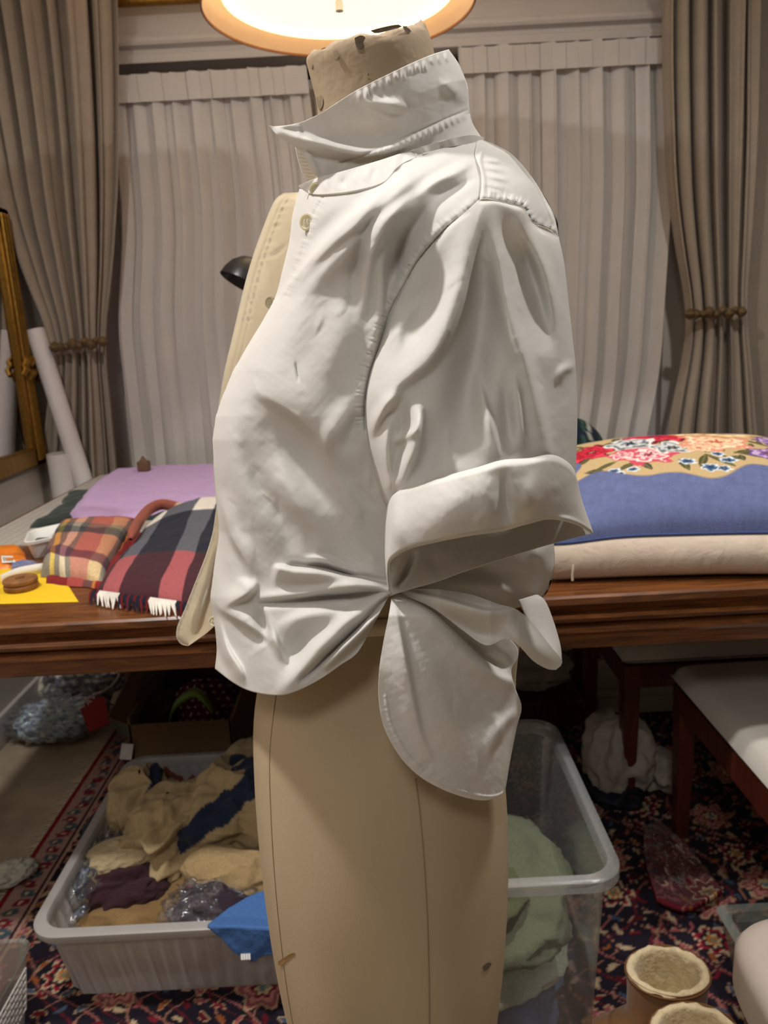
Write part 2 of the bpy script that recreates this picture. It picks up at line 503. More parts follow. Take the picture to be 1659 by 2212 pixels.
M_tie = mat('dull_gilt_braid', (104, 84, 56), 0.6, var=0.4, vscale=80, bump=0.5, bscale=150, metal=0.3)
def tieback(parent, pl, pr, Y):
    """carved leafy holdback: bosses along a bar"""
    a, c = PY(*pl, Y), PY(*pr, Y)
    h = MB(); h.tube([a + (c - a) * q for q in np.linspace(0, 1, 6)], 0.010, 8)
    o = h.build('tieback', M_tie, parent)
    for q in np.linspace(0.02, 0.98, 9):
        p = a + (c - a) * q
        r = 0.012 + 0.010 * abs(math.sin(q * 9.5 + 1))
        V = []
        l = MB(); l.lathe([(0.001, -r), (r * .75, -r * .6), (r, 0), (r * .6, r * .7), (.001, r)], (p[0], p[1] - .008, p[2] + .006 * math.sin(q * 23)), 8)
        l.build('leaf_boss', M_tie, o)

t = thing('drape', (-1.1, 2.92, 0), 'taupe drape gathered by a holdback beside the gilt mirror', 'curtain', 'taupe drapes')
hanging('gathered_cloth', [(-95, -60), (-40, 200), (10, 450), (80, 650), (122, 742), (118, 800), (100, 950), (90, 1150)],
        [(244, -60), (250, 150), (252, 400), (240, 600), (222, 735), (230, 800), (245, 950), (262, 1150)], 2.93, 0, 0.02,
        [(7, 1, .3), (15, .45, 1.7), (3, .6, .2)], 0.034, M_drape, t, 5, thick=0.002, nu=300, ztop=2.58)
tieback(t, (118, 752), (226, 736), 2.86)
t = thing('drape', (1.15, 2.92, 0), 'taupe drape gathered by a holdback behind the blue cushion', 'curtain', 'taupe drapes')
hanging('gathered_cloth', [(1432, -60), (1432, 150), (1442, 400), (1465, 560), (1488, 672), (1484, 740), (1450, 900), (1415, 1150)],
        [(1628, -60), (1622, 300), (1610, 560), (1602, 668), (1612, 760), (1625, 950), (1650, 1150)], 2.93, 0, 0.02,
        [(5, 1, 2.2), (11, .5, .7), (2.5, .6, .6)], 0.036, M_drape, t, 6, thick=0.002, nu=260, ztop=2.58)
hanging('flat_cloth', [(1570, -60), (1566, 400), (1572, 1150)], [(1900, -60), (1850, 400), (1800, 1150)], 2.97, 0, 0.02,
        [(2.5, .5, 1.2), (5, .2, .7)], 0.03, M_drape, t, 8, thick=0.002, ztop=2.58)
tieback(t, (1486, 680), (1602, 672), 2.86)

# ------------------------------------------------------------------ gilt mirror on the left wall
M_mirror = mat('mirror_glass', (215, 215, 215), 0.02, var=0.0, metal=1.0)
t = thing('wall_mirror', (XL_W + .03, 2.3, 0.9), 'tall gilt framed mirror hanging on the wall beside the paper rolls', 'mirror')
XM = XL_W
a = PX(86, 1000, XM); y1 = float(a[1]); zb = float(a[2]); zt_m = float(PX(4, 470, XM)[2]); y0 = y1 - 1.05
zt_m = max(zt_m, zb + 0.9)
for nm, (ya, za, yb, zb2) in (('frame_side', (y1 - .085, zb, y1, zt_m)), ('frame_side', (y0, zb, y0 + .085, zt_m)), ('frame_rail', (y0, zb, y1, zb + .07)), ('frame_rail', (y0, zt_m - .07, y1, zt_m))):
    b = MB(); b.box((XM + .001, ya, za), (XM + .028, yb, zb2), .006)
    if nm == 'frame_side':
        for q in (.25, .5, .75):
            yy = ya + (yb - ya) * q
            b.tube([(XM + .03, yy, za + .02), (XM + .03, yy, zb2 - .02)], .008, 8)
    b.build(nm, M_gold, t)
MB().box((XM + .002, y0 + .08, zb + .06), (XM + .012, y1 - .08, zt_m - .06)).build('mirror_glass', M_mirror, t, smooth=False)
b = MB()
for q in range(7):
    zz = zb + .33 + .03 * math.sin(q * 1.9); yy = y1 - .10 + .018 * q
    b.tube([(XM + .035, yy, zz), (XM + .045, yy + .012, zz + .02), (XM + .032, yy + .02, zz + .045)], [.009, .012, .003], 7)
b.build('carved_leaf', M_gold, t)

# ------------------------------------------------------------------ pendant lamp
M_peach = mat('peach_organza', (250, 228, 204), 0.5, var=0.03, trans=0.5, alpha=0.86)
M_white_shade = emit('inner_shade_white', (255, 226, 176), 1.7)
M_diff = emit('lit_diffuser', (255, 234, 196), 1.3)
M_nickel = mat('nickel', (200, 196, 188), 0.25, var=0.02, metal=1.0)
pc = PY(733, 18, 1.98); LR = float(np.linalg.norm(PY(1032, 18, 1.98) - PY(435, 18, 1.98)) / 2) * 0.985
lx, ly, lz = map(float, pc)
t = thing('pendant_lamp', (lx, ly, lz), 'round drum pendant lamp with peach shade and glowing white diffuser', 'lamp')
def drum(r, z0, z1, th, n=72):
    return [(r, z0), (r, z1), (r - th, z1), (r - th, z0), (r, z0)]
b = MB(); b.lathe(drum(LR, 0, .23, .0015), (lx, ly, lz), 72); b.build('outer_shade', M_peach, t)
b = MB()
for zz in (0, .23):
    b.lathe([(LR + .001, zz - .002), (LR + .001, zz + .003), (LR - .003, zz + .003), (LR - .003, zz - .002), (LR + .001, zz - .002)], (lx, ly, lz), 72)
b.build('shade_hem', mat('brown_edge', (150, 96, 52), 0.5), t)
RI = LR * 0.855
b = MB(); b.lathe(drum(RI, .026, .22, .003), (lx, ly, lz), 72); b.build('inner_shade', M_white_shade, t)
b = MB(); b.lathe([(.001, .040), (RI * .5, .040), (RI - .004, .040), (RI - .004, .046), (.001, .046)], (lx, ly, lz), 72); b.build('diffuser', M_diff, t)
b = MB(); b.lathe([(.001, -.006), (.0095, -.006), (.0095, .014), (.006, .016), (.006, .040)], (lx, ly, lz), 20); b.build('finial', M_nickel, t)
b = MB(); b.tube([(lx, ly, lz + .047), (lx, ly, ZC - .02)], .006, 10); b.lathe([(.001, ZC - lz), (.06, ZC - lz), (.055, ZC - lz - .025), (.001, ZC - lz - .03)], (lx, ly, lz), 32); b.build('stem', M_nickel, t)

bl = bpy.data.lights.new('bulb', 'POINT'); bl.energy = 10; bl.color = WARM; bl.shadow_soft_size = .05
bo = bpy.data.objects.new('bulb', bl); COL.objects.link(bo); bo.location = (0, 0, .13); bo.parent = t
# ------------------------------------------------------------------ dress form
YM = 0.74                                      # the plane through the middle of the form
M_form = mat('linen_form', (190, 170, 140), 0.72, var=0.16, vscale=7, bump=0.08, bscale=900, spec=0.25, stretch=(1, 1, .35))
M_neck = mat('worn_linen_neck', (178, 158, 132), 0.8, var=0.16, vscale=14, bump=0.25, bscale=160, spec=0.2)
fl = [(700, 330), (690, 420), (700, 520), (680, 640), (610, 760), (560, 880), (545, 960), (550, 1080), (570, 1200), (590, 1290), (578, 1380), (549, 1470), (545, 1500), (546, 1600), (556, 1750), (574, 1900), (590, 2000), (608, 2090), (640, 2212), (668, 2290)]
fr = [(985, 290), (1060, 370), (1110, 460), (1140, 560), (1150, 680), (1130, 820), (1085, 980), (1040, 1120), (1012, 1240), (1015, 1330), (1045, 1430), (1075, 1520), (1090, 1640), (1096, 1720), (1097, 1850), (1090, 1970), (1078, 2090), (1062, 2212), (1046, 2290)]
fw = [(1.5, .04), (1.42, .045), (1.40, .055), (1.375, .08), (1.34, .112), (1.30, .128), (1.2, .128), (1.1, .118), (1.0, .098), (.95, .102), (.9, .125), (.85, .138), (.75, .155), (.6, .160), (.5, .150), (.4, .13)]
SL = np.array([yx(a, c, YM) for a, c in fl]); SR = np.array([yx(a, c, YM) for a, c in fr])
SW = np.array(fw)
def ix(S, z): o = np.argsort(S[:, 1]); return np.interp(z, S[o, 1], S[o, 0])
def iw(z): o = np.argsort(SW[:, 0]); return np.interp(z, SW[o, 0], SW[o, 1])
zs = np.linspace(1.42, 0.40, 130)
xl, xr, ww = ix(SL, zs), ix(SR, zs), iw(zs)
for a in (xl, xr, ww):
    a[6:-6] = np.convolve(np.pad(a, 0), np.ones(13) / 13, 'valid')
q = np.linspace(0, 2 * np.pi, 96, endpoint=False)
cq, sq = np.cos(q), np.sin(q)
se = lambda c: np.sign(c) * np.abs(c) ** (2 / 2.25)
cx_ = (xl + xr) / 2; ax_ = (xr - xl) / 2 * 0.978
P = np.stack([cx_[:, None] + ax_[:, None] * se(cq)[None], YM + ww[:, None] * se(sq)[None], np.broadcast_to(zs[:, None], (len(zs), 96))], -1)
form = thing('dress_form', (0, YM, 0), 'worn tan linen dress form wearing the white shirt', 'dress form')
bm_v = P.reshape(-1, 3); F = gfaces(len(zs), 96, True).tolist()
F.append(list(range(96))); F.append([(len(zs) - 1) * 96 + j for j in range(95, -1, -1)])
mk('torso', bm_v, F, M_form, form)
# waist tape and two long seams
def form_pt(x_frac, z, out=0.001):
    """point on the side of the form facing the photographer; x_frac -1 front .. 1 back"""
    i = np.interp(z, zs[::-1], np.arange(len(zs))[::-1])
    c, a, w = (np.interp(i, np.arange(len(zs)), k) for k in (cx_, ax_, ww))
    s = (1 - abs(x_frac) ** 2.25) ** (1 / 2.25)
    return np.array([c + a * x_frac, YM - (w + out) * s, z])
M_seam = mat('seam_thread', (158, 136, 104), 0.9)
for fx0, z0, z1, rr in ((-.80, .93, .55, .0005), (.285, .86, .42, .0006)):
    b = MB(); b.tube([form_pt(fx0 + .01 * math.sin(z * 9) + (.05 if fx0 < 0 else 0) * (z0 - z), z, .0004) for z in np.linspace(z0, z1, 40)], rr, 6)
    b.build('seam', M_seam, form)
zw = float(PY(815, 1368, YM - .115)[2])
rows = []
for dz in (-.008, .008):
    i = np.interp(zw + dz, zs[::-1], np.arange(len(zs))[::-1]); c, a, w = (np.interp(i, np.arange(len(zs)), k) for k in (cx_, ax_, ww))
    rows.append(np.stack([c + (a + .001) * se(cq), YM + (w + .001) * se(sq), np.full(96, zw + dz)], -1))
grid('waist_tape', np.array(rows), mat('cotton_tape', (214, 200, 170), 0.85, var=.05), form, wu=True, thick=.0008)
# stains of the cloth
M_stain = mat('stain', (120, 100, 72), 0.9, alpha=0.55)
# neck block: rings between collar and the sloping worn top
def ring(pl, pr, w, n=72, wob=0.0, seed=0, lean=0.0):
    a, c = PY(*pl, YM), PY(*pr, YM); m = (a + c) / 2; e = (c - a) / 2 * .985
    th = np.linspace(0, 2 * np.pi, n, endpoint=False)
    R = m + np.cos(th)[:, None] * e + np.sin(th)[:, None] * np.array([0, w, 0])
    R[:, 2] += lean * np.sin(th)
    if wob:
        R[:, 2] += wob * (np.sin(7 * th + seed) * .5 + np.sin(13 * th + 2 * seed) * .5 + .6 * np.sin(3 * th + 1))
    return R
NR = [ring((672, 430), (1040, 400), .075), ring((690, 330), (985, 290), .064), ring((688, 270), (952, 200), .060), ring((680, 215), (944, 145), .060), ring((668, 165), (936, 100), .060, lean=.008),
      ring((660, 135), (929, 70), .059, wob=.0012, lean=.014), ring((659, 124), (922, 58), .0575, wob=.002, seed=1, lean=.016), ring((664, 117), (914, 50), .055, wob=.0025, seed=2, lean=.016),
      ring((675, 116), (903, 54), .050, wob=.002, seed=3, lean=.016)]
P = np.array(NR)
P = P + (fbm(P, 60, 3.0)[..., None] * .0012) * np.array([1, 1, 0.3])
n_o = grid('neck', P, M_neck, form, wu=True)
M_dark = mat('dark_neck_wood', (92, 74, 56), 0.9, var=.3, vscale=40, bump=.4, bscale=90)
top = ring((672, 122), (905, 60), .0505, lean=.016)
mk('neck_plug', np.vstack([top, top.mean(0)[None] + [[0, 0, -.006]]]), [[i, (i + 1) % 72, 72] for i in range(72)], M_dark, form)
def patchlet(name, pts, Yf, mt, parent, n=14):
    """small flat mark on the near side, following the surface function Yf(px, py)"""
    c = np.mean(pts, 0); B = crv(list(pts) + [pts[0]], n + 1)[:-1]
    px = np.r_[c[0], B[:, 0]]; py = np.r_[c[1], B[:, 1]]
    V = PY(px, py, np.array([Yf(a, d) for a, d in zip(px, py)]))
    return mk(name, V, [[0, 1 + i, 1 + (i + 1) % n] for i in range(n)], mt, parent)
def neckY(px, py):
    l = np.interp(py, [60, 120, 215, 270, 330], [655, 660, 680, 688, 690]); r = np.interp(py, [45, 100, 145, 200, 290], [920, 936, 944, 952, 985])
    tt = (px - (l + r) / 2) / ((r - l) / 2)
    return YM - .0612 * math.sqrt(max(0, 1 - tt * tt)) - .0012
M_scuff = mat('scuffed_linen', (152, 134, 112), 0.9, var=.3, vscale=150)
M_hole = mat('torn_hole', (118, 104, 88), 0.95, var=.4, vscale=200)
for pts in (((766, 82), (780, 76), (790, 82), (784, 92), (788, 103), (776, 108), (768, 96)), ((720, 112), (728, 108), (732, 122), (724, 128)), ((672, 135), (676, 140), (674, 148), (669, 142)),
            ((870, 55), (884, 62), (892, 76), (884, 74), (874, 66)), ((684, 210), (694, 208), (698, 222), (692, 236), (686, 230)), ((800, 66), (830, 58), (860, 53), (868, 58), (840, 66), (812, 72)), ((794, 159), (797, 159), (797, 163), (794, 163))):
    patchlet('torn_hole', pts, neckY, M_hole if pts[0][0] in (766, 870, 800, 794) else M_scuff, form)
def formY(px, py):
    p = PY(px, py, YM - .14); z = p[2]
    i = np.interp(z, zs[::-1], np.arange(len(zs))[::-1]); c, a, w = (np.interp(i, np.arange(len(zs)), k) for k in (cx_, ax_, ww))
    x = p[0]
    for _ in range(3):
        f = np.clip((x - c) / a, -.999, .999); Y = YM - w * (1 - abs(f) ** 2.25) ** (1 / 2.25) - .0006
        x = float(PY(px, py, Y)[0])
    return Y
M_st1 = mat('brown_stain', (150, 116, 70), 0.9, var=.3); M_st2 = mat('grey_stain', (104, 92, 76), 0.9, var=.3)
patchlet('stain', ((600, 2078), (618, 2066), (634, 2058), (638, 2063), (620, 2076), (604, 2087)), formY, M_st1, form)
patchlet('stain', ((1042, 2090), (1054, 2080), (1062, 2082), (1056, 2092), (1046, 2098)), formY, M_st2, form)
# pole and round base
M_pole = mat('black_iron', (30, 28, 27), 0.45, metal=.6)
b = MB(); b.tube([(cx_[-1], YM, .03), (cx_[-1], YM, .42)], .016, 14); b.build('pole', M_pole, form)
b = MB(); b.lathe([(.001, 0), (.17, 0), (.175, .008), (.16, .02), (.05, .03), (.02, .05), (.001, .05)], (cx_[-1], YM, 0), 40); b.build('base', M_pole, form)
# ------------------------------------------------------------------ the white shirt
M_shirt = mat('white_cotton', (240, 239, 236), 0.8, var=0.015, vscale=40, bump=0.05, bscale=1500, spec=0.25, trans=0.22, tcol=(240, 222, 180), wrinkle=0.03)
M_cream = mat('backlit_tint_cotton', (248, 243, 232), 0.82, var=0.015, vscale=40, bump=0.05, bscale=1500, spec=0.25, trans=0.6, tcol=(255, 249, 234), wrinkle=0.03)  # the same white cotton, warmed and more translucent to imitate backlight
shirt = thing('white_shirt', (0, YM, 0.9), 'white cotton shirt with raised collar and rolled sleeve on the dress form', 'shirt')

T_XL = np.array([(300, 650), (395, 645), (420, 641), (470, 632), (520, 626), (580, 612), (640, 596), (690, 570), (730, 546), (800, 505), (860, 480), (900, 467), (950, 460), (1010, 463), (1100, 470), (1150, 473), (1220, 464), (1290, 455), (1340, 463), (1400, 468), (1445, 465), (1520, 466)], float)
T_XR = np.array([(300, 1035), (330, 1100), (400, 1160), (460, 1195), (510, 1206), (700, 1190), (900, 1165), (1080, 1185), (1170, 1196), (1230, 1196), (1300, 1165), (1520, 1130)], float)
T_W = np.array([(300, .058), (330, .078), (400, .125), (450, .148), (520, .158), (650, .157), (850, .153), (1000, .148), (1200, .138), (1275, .138), (1400, .160), (1520, .172)], float)
def smooth_tab(T, k=41):
    y = np.arange(T[0, 0], T[-1, 0] + 1.0); x = np.interp(y, T[:, 0], T[:, 1])
    w = np.hanning(k + 2)[1:-1]; w /= w.sum(); h = k // 2
    x = np.convolve(np.r_[2 * x[0] - x[h:0:-1], x, 2 * x[-1] - x[-2:-h - 2:-1]], w, 'valid')
    return np.stack([y, x], -1)
T_W = smooth_tab(T_W, 81); T_XR = smooth_tab(T_XR, 41); T_XL = smooth_tab(T_XL, 15)
def body_off(px, py):
    l = np.interp(py, T_XL[:, 0], T_XL[:, 1]); r = np.interp(py, T_XR[:, 0], T_XR[:, 1]); w = np.interp(py, T_W[:, 0], T_W[:, 1])
    t = np.clip((px - (l + r) / 2) / ((r - l) / 2), -1, 1)
    p = 2.3
    return w * (1 - np.abs(t) ** p) ** (1 / p)

def put(name, S, off, parent=shirt, m=M_shirt, thick=0.0008, mirror=False, label=None):
    """S (nv,nu,2): where each point of the cloth is seen; off: its distance from the form's middle plane towards the photographer"""
    P = PY(S[..., 0], S[..., 1], YM - off)
    o = grid(name, P, m, parent, thick=thick)
    if mirror:
        Q = P.copy(); Q[..., 1] = 2 * YM - Q[..., 1]
        grid(name, Q, m, parent, thick=thick, flip=True)
    if label: o['label'] = label
    return o

def cosp(n): return (1 - np.cos(np.pi * np.linspace(0, 1, n))) / 2
def half_cos(n): return 1 - np.cos(np.pi / 2 * np.linspace(0, 1, n))
ST = stroke

def creases(px, py, box, n, seed, ang=1.35, spread=.7, amp=.0007):
    """short random creases, mostly running down the cloth"""
    r = random.Random(seed); h = np.zeros(px.shape)
    for _ in range(n):
        x, y = r.uniform(box[0], box[2]), r.uniform(box[1], box[3]); a = ang + r.uniform(-spread, spread); L = r.uniform(20, 70); k = r.uniform(-6, 6)
        dx, dy = math.cos(a) * L / 2, math.sin(a) * L / 2
        h += ST(px, py, [(x - dx, y - dy), (x + k, y), (x + dx, y + dy)], amp * r.choice((-1, 1, 1)) * r.uniform(.5, 1.4), r.uniform(4, 7), r.uniform(4, 12))
    return h
# ---- front panel: neckline to the gathered hem
nu, nv = 210, 400
fx_left = [(648, 408), (641, 430), (632, 470), (626, 520), (612, 580), (596, 640), (570, 690), (546, 730), (505, 800), (480, 860), (467, 900), (460, 950), (463, 1010), (470, 1100), (474, 1150), (464, 1220), (455, 1290), (463, 1340), (469, 1400), (465, 1445)]
fx_right = [(1036, 306), (1090, 400), (1110, 560), (1075, 760), (1000, 960), (910, 1150), (846, 1277)]
fx_top = [(648, 408), (700, 418), (765, 412), (828, 394), (870, 352), (960, 316), (1036, 306)]
fx_bot = [(465, 1445), (505, 1475), (545, 1494), (600, 1502), (640, 1493), (690, 1468), (735, 1437), (772, 1410), (800, 1360), (825, 1315), (846, 1277)]
S = coons(fx_top, fx_right, fx_bot, fx_left, half_cos(nu) * .0 + np.linspace(0, 1, nu) ** 1.35, np.linspace(0, 1, nv))
px, py = S[..., 0], S[..., 1]
d = body_off(px, py)
mm = 0.0016
d += ST(px, py, [(846, 1277), (846, 1278)], [-9 * mm, -9 * mm], 60)                       # pulled in at the tie
d += ST(px, py, [(880, 378), (820, 425), (740, 490), (650, 590), (575, 690), (520, 780)], [5 * mm, 8 * mm, 9 * mm, 8 * mm, 6 * mm, 2 * mm], 60, 9)
d += ST(px, py, [(760, 440), (700, 500), (650, 560)], -3 * mm, 18)
# chest folds running from the shoulder to the bust
d += ST(px, py, [(1010, 345), (900, 430), (800, 500), (690, 600), (600, 720)], 5 * mm, 26, 16)
d += ST(px, py, [(990, 330), (880, 395), (790, 470), (700, 540), (640, 620)], 7 * mm, 16, 26)
d += ST(px, py, [(1000, 400), (930, 440), (880, 520), (845, 600)], -6 * mm, 22)
d += ST(px, py, [(905, 395), (845, 470), (800, 560), (785, 690)], 6 * mm, 12, 22)
d += ST(px, py, [(860, 395), (800, 480), (770, 580), (762, 700)], -5 * mm, 16)
d += ST(px, py, [(840, 500), (826, 570), (822, 660), (800, 760)], 6 * mm, 9, 16)
d += ST(px, py, [(880, 470), (858, 560), (850, 620)], -4 * mm, 12)
d += ST(px, py, [(1020, 350), (985, 375), (940, 395), (900, 430)], 5 * mm, 9, 14)
d += ST(px, py, [(1025, 385), (975, 410), (935, 425)], -4 * mm, 10)
d += ST(px, py, [(760, 640), (720, 760), (700, 850)], 4 * mm, 40)
d += ST(px, py, [(700, 640), (640, 720), (590, 790)], 3.5 * mm, 34)
d += ST(px, py, [(600, 880), (630, 950), (680, 1010), (730, 1080)], -12 * mm, 58)
d += ST(px, py, [(900, 480), (860, 560), (835, 640), (812, 720)], -6 * mm, 30)
# bust point and the long diagonal drag lines below
d += ST(px, py, [(535, 832), (600, 868), (660, 910), (700, 955), (745, 1030)], 8 * mm, 80, 15)
d += ST(px, py, [(570, 870), (590, 930), (620, 990), (680, 1060)], -7 * mm, 44)
d += ST(px, py, [(790, 820), (730, 920), (705, 960), (720, 1020), (790, 1130)], 5 * mm, 14, 24)
d += ST(px, py, [(795, 880), (760, 930), (748, 985)], -4 * mm, 18)
d += ST(px, py, [(490, 900), (500, 1000), (540, 1100), (600, 1200)], 5 * mm, 28, 40)
d += ST(px, py, [(520, 920), (560, 1040), (620, 1140), (634, 1222)], -5 * mm, 20)
d += ST(px, py, [(585, 900), (630, 1060), (690, 1150), (700, 1195)], 6 * mm, 36, 22)
d += ST(px, py, [(760, 1010), (800, 1130), (835, 1230)], -4 * mm, 34)
d += ST(px, py, [(475, 1060), (500, 1150), (535, 1215), (549, 1258)], 9 * mm, 24, 8)
d += ST(px, py, [(549, 1250), (545, 1272), (520, 1290), (484, 1308)], 11 * mm, 9, 22)
d += ST(px, py, [(478, 1120), (476, 1200), (480, 1270)], -4 * mm, 16)
# gathered folds that meet at the tie
d += ST(px, py, [(597, 1228), (680, 1236), (760, 1250), (846, 1268)], [9 * mm, 11 * mm, 9 * mm, 3 * mm], 6, 26)
d += ST(px, py, [(630, 1219), (700, 1222), (760, 1242), (840, 1264)], [-6 * mm, -9 * mm, -6 * mm, -3 * mm], 10)
d += ST(px, py, [(650, 1213), (690, 1207), (730, 1222), (790, 1248)], 6 * mm, 7)
d += ST(px, py, [(560, 1296), (650, 1285), (750, 1270), (846, 1274)], [2 * mm, 6 * mm, 8 * mm, 3 * mm], 14, 5)
d += ST(px, py, [(565, 1304), (660, 1295), (750, 1284), (835, 1276)], [-4 * mm, -7 * mm, -8 * mm, -3 * mm], 9)
d += ST(px, py, [(690, 1284), (740, 1280), (800, 1274)], 4 * mm, 5)
d += ST(px, py, [(846, 1280), (770, 1330), (690, 1400), (640, 1460), (610, 1495)], [4 * mm, 9 * mm, 10 * mm, 8 * mm, 3 * mm], 26, 18)
d += ST(px, py, [(840, 1292), (790, 1340), (720, 1405), (650, 1470)], [-5 * mm, -8 * mm, -8 * mm, -4 * mm], 7)
d += ST(px, py, [(838, 1300), (790, 1350), (740, 1400), (700, 1440)], [4 * mm, 9 * mm, 9 * mm, 4 * mm], 12, 8)
d += ST(px, py, [(775, 1330), (690, 1325), (625, 1345), (606, 1362)], 6 * mm, 26, 12)
d += ST(px, py, [(560, 1310), (575, 1350), (595, 1385)], -9 * mm, 12, 26)
d += ST(px, py, [(566, 1300), (590, 1370), (620, 1440)], 6 * mm, 8, 10)
d += ST(px, py, [(660, 1350), (640, 1400), (620, 1440)], -8 * mm, 22)
d += ST(px, py, [(458, 1295), (490, 1320), (540, 1350), (596, 1388)], 9 * mm, 26, 10)
d += ST(px, py, [(470, 1330), (490, 1400), (520, 1450), (528, 1482)], 8 * mm, 7, 18)
d += ST(px, py, [(468, 1360), (472, 1410), (500, 1462)], -4 * mm, 12)
d += ST(px, py, [(590, 1440), (600, 1475)], 7 * mm, 40)
d += ST(px, py, [(545, 1385), (570, 1420)], 4 * mm, 34)
# armhole seam: puckered double row; placket edge and neckline
ARM = [(1038, 432), (1012, 458), (960, 498), (905, 560), (872, 620), (845, 672), (818, 750), (798, 812), (789, 870), (790, 930)]
d += ST(px, py, ARM, [-2.5 * mm] * 10, 3.5)
ARM2 = [(x - 13, y - 2) for x, y in ARM]
d += ST(px, py, ARM2, [1.2 * mm] * 10, 9, rip=40, ripamp=.55 * mm, ripw=9)
d += ST(px, py, [(700, 424), (676, 470), (648, 560), (620, 640)], [-.8 * mm] * 4, 3, rip=24, ripamp=.5 * mm, ripw=10)
d += ST(px, py, [(639, 780), (643, 808), (646, 828)], -2.0 * mm, 3)
d += .0012 * fbm(S, .014, 1.0, 3) + .0002 * fbm(S, .09, 2.0, 2)
d += creases(px, py, (560, 430, 820, 720), 34, 1, 2.1, .5) + creases(px, py, (480, 820, 820, 1230), 44, 2, 1.1, .6) + creases(px, py, (480, 1290, 780, 1470), 14, 3, 2.2, .8)
front = put('front_panel', S, d)

# ---- back panel (mostly under the sleeve) with its mirrored twin
S = coons([(1036, 306), (1040, 308)], [(1040, 308), (1100, 330), (1160, 400), (1195, 460), (1206, 512), (1192, 700), (1168, 900), (1186, 1080), (1196, 1172), (1196, 1230), (1180, 1282), (1146, 1302)],
          [(846, 1277), (930, 1300), (1010, 1318), (1090, 1322), (1146, 1306)], fx_right, 1 - half_cos(90)[::-1], np.linspace(0, 1, 200))
px, py = S[..., 0], S[..., 1]
d = body_off(px, py) + ST(px, py, [(846, 1277), (846, 1278)], [-9 * mm] * 2, 60)
d += ST(px, py, [(850, 1270), (950, 1252), (1050, 1262), (1120, 1290)], 6 * mm, 12, 20)
d += ST(px, py, [(1198, 1172), (1160, 1200), (1190, 1215)], 5 * mm, 16)
d += ST(px, py, [(900, 1258), (1000, 1240), (1090, 1235), (1150, 1240)], -4 * mm, 18)
put('back_panel', S, d, mirror=True)

# ---- yoke over the shoulder
YOKE = [(1036, 432), (1070, 432), (1105, 440), (1130, 449), (1142, 468), (1152, 484), (1180, 492), (1206, 512)]
S = coons([(1030, 306), (1041, 302)], [(1041, 302), (1075, 316), (1110, 338), (1150, 385), (1178, 430), (1196, 470), (1206, 512)], YOKE, [(1030, 306), (1026, 335), (1038, 370), (1040, 400), (1036, 432)], np.linspace(0, 1, 80), np.linspace(0, 1, 110))
px, py = S[..., 0], S[..., 1]
d = np.maximum(body_off(px, py), .012 + .055 * np.clip((py - 300) / 210, 0, 1)) + .004
for k, (a, c) in enumerate((((1042, 345), (1085, 352)), ((1044, 360), (1090, 372)), ((1046, 378), (1100, 392)), ((1046, 396), (1090, 410)), ((1046, 412), (1088, 420)))):
    d += ST(px, py, [a, c], 1.8 * mm, 6)
d += ST(px, py, [(1046, 315), (1036, 345), (1044, 385), (1044, 428)], [2.2 * mm] * 4, 5)
d += ST(px, py, [(1048, 424), (1100, 430), (1134, 442), (1150, 470), (1200, 500)], [1.5 * mm] * 5, 6, rip=22, ripamp=1.1 * mm, ripw=10)
d += .0006 * fbm(S, .05, 4.0, 3)
put('yoke', S, d)
Q = PY(px, py, YM - np.maximum(d, .003)); Q[..., 1] = 2 * YM - Q[..., 1]
grid('yoke', Q, M_shirt, shirt, thick=.0008, flip=True)

# ---- sleeve (a full tube) and its rolled cuff
nu, nv = 220, 260
u = cosp(nu); v = np.linspace(0, 1, nv)
sl_top = [(1012, 458), (1026, 442), (1040, 430), (1070, 432), (1105, 440), (1130, 449), (1142, 468), (1152, 484), (1180, 492), (1206, 512)]
sl_left = [(1012, 458), (960, 498), (905, 560), (872, 620), (845, 672), (818, 750), (798, 812), (789, 870), (793, 930), (800, 980), (820, 1050), (846, 1110)]
sl_right = [(1206, 512), (1218, 570), (1226, 640), (1236, 730), (1243, 800), (1246, 880), (1245, 960), (1240, 1060)]
sl_bot = [(846, 1110), (950, 1090), (1100, 1060), (1240, 1060)]
S = coons(sl_top, sl_right, sl_bot, sl_left, u, v)
px, py = S[..., 0], S[..., 1]
vv = v[:, None]; uu = np.linspace(0, 1, nu)[None, :]
cl = np.interp(vv, [0, .3, .6, 1], [.152, .152, .146, .150]); cr = np.interp(vv, [0, .15, .5, 1], [.070, .085, .11, .125])
rr = np.interp(vv, [0, .12, .4, .75, 1], [.030, .038, .056, .078, .088])
base = cl * (1 - uu) + cr * uu
d = base + rr * np.sin(np.pi * uu)
d += ST(px, py, [(985, 520), (930, 610), (880, 700), (850, 790)], -9 * mm, 46)
d += ST(px, py, [(1060, 500), (1050, 620), (1030, 760), (1000, 900)], -8 * mm, 34)
d += ST(px, py, [(1110, 540), (1150, 660), (1170, 760)], -6 * mm, 26)
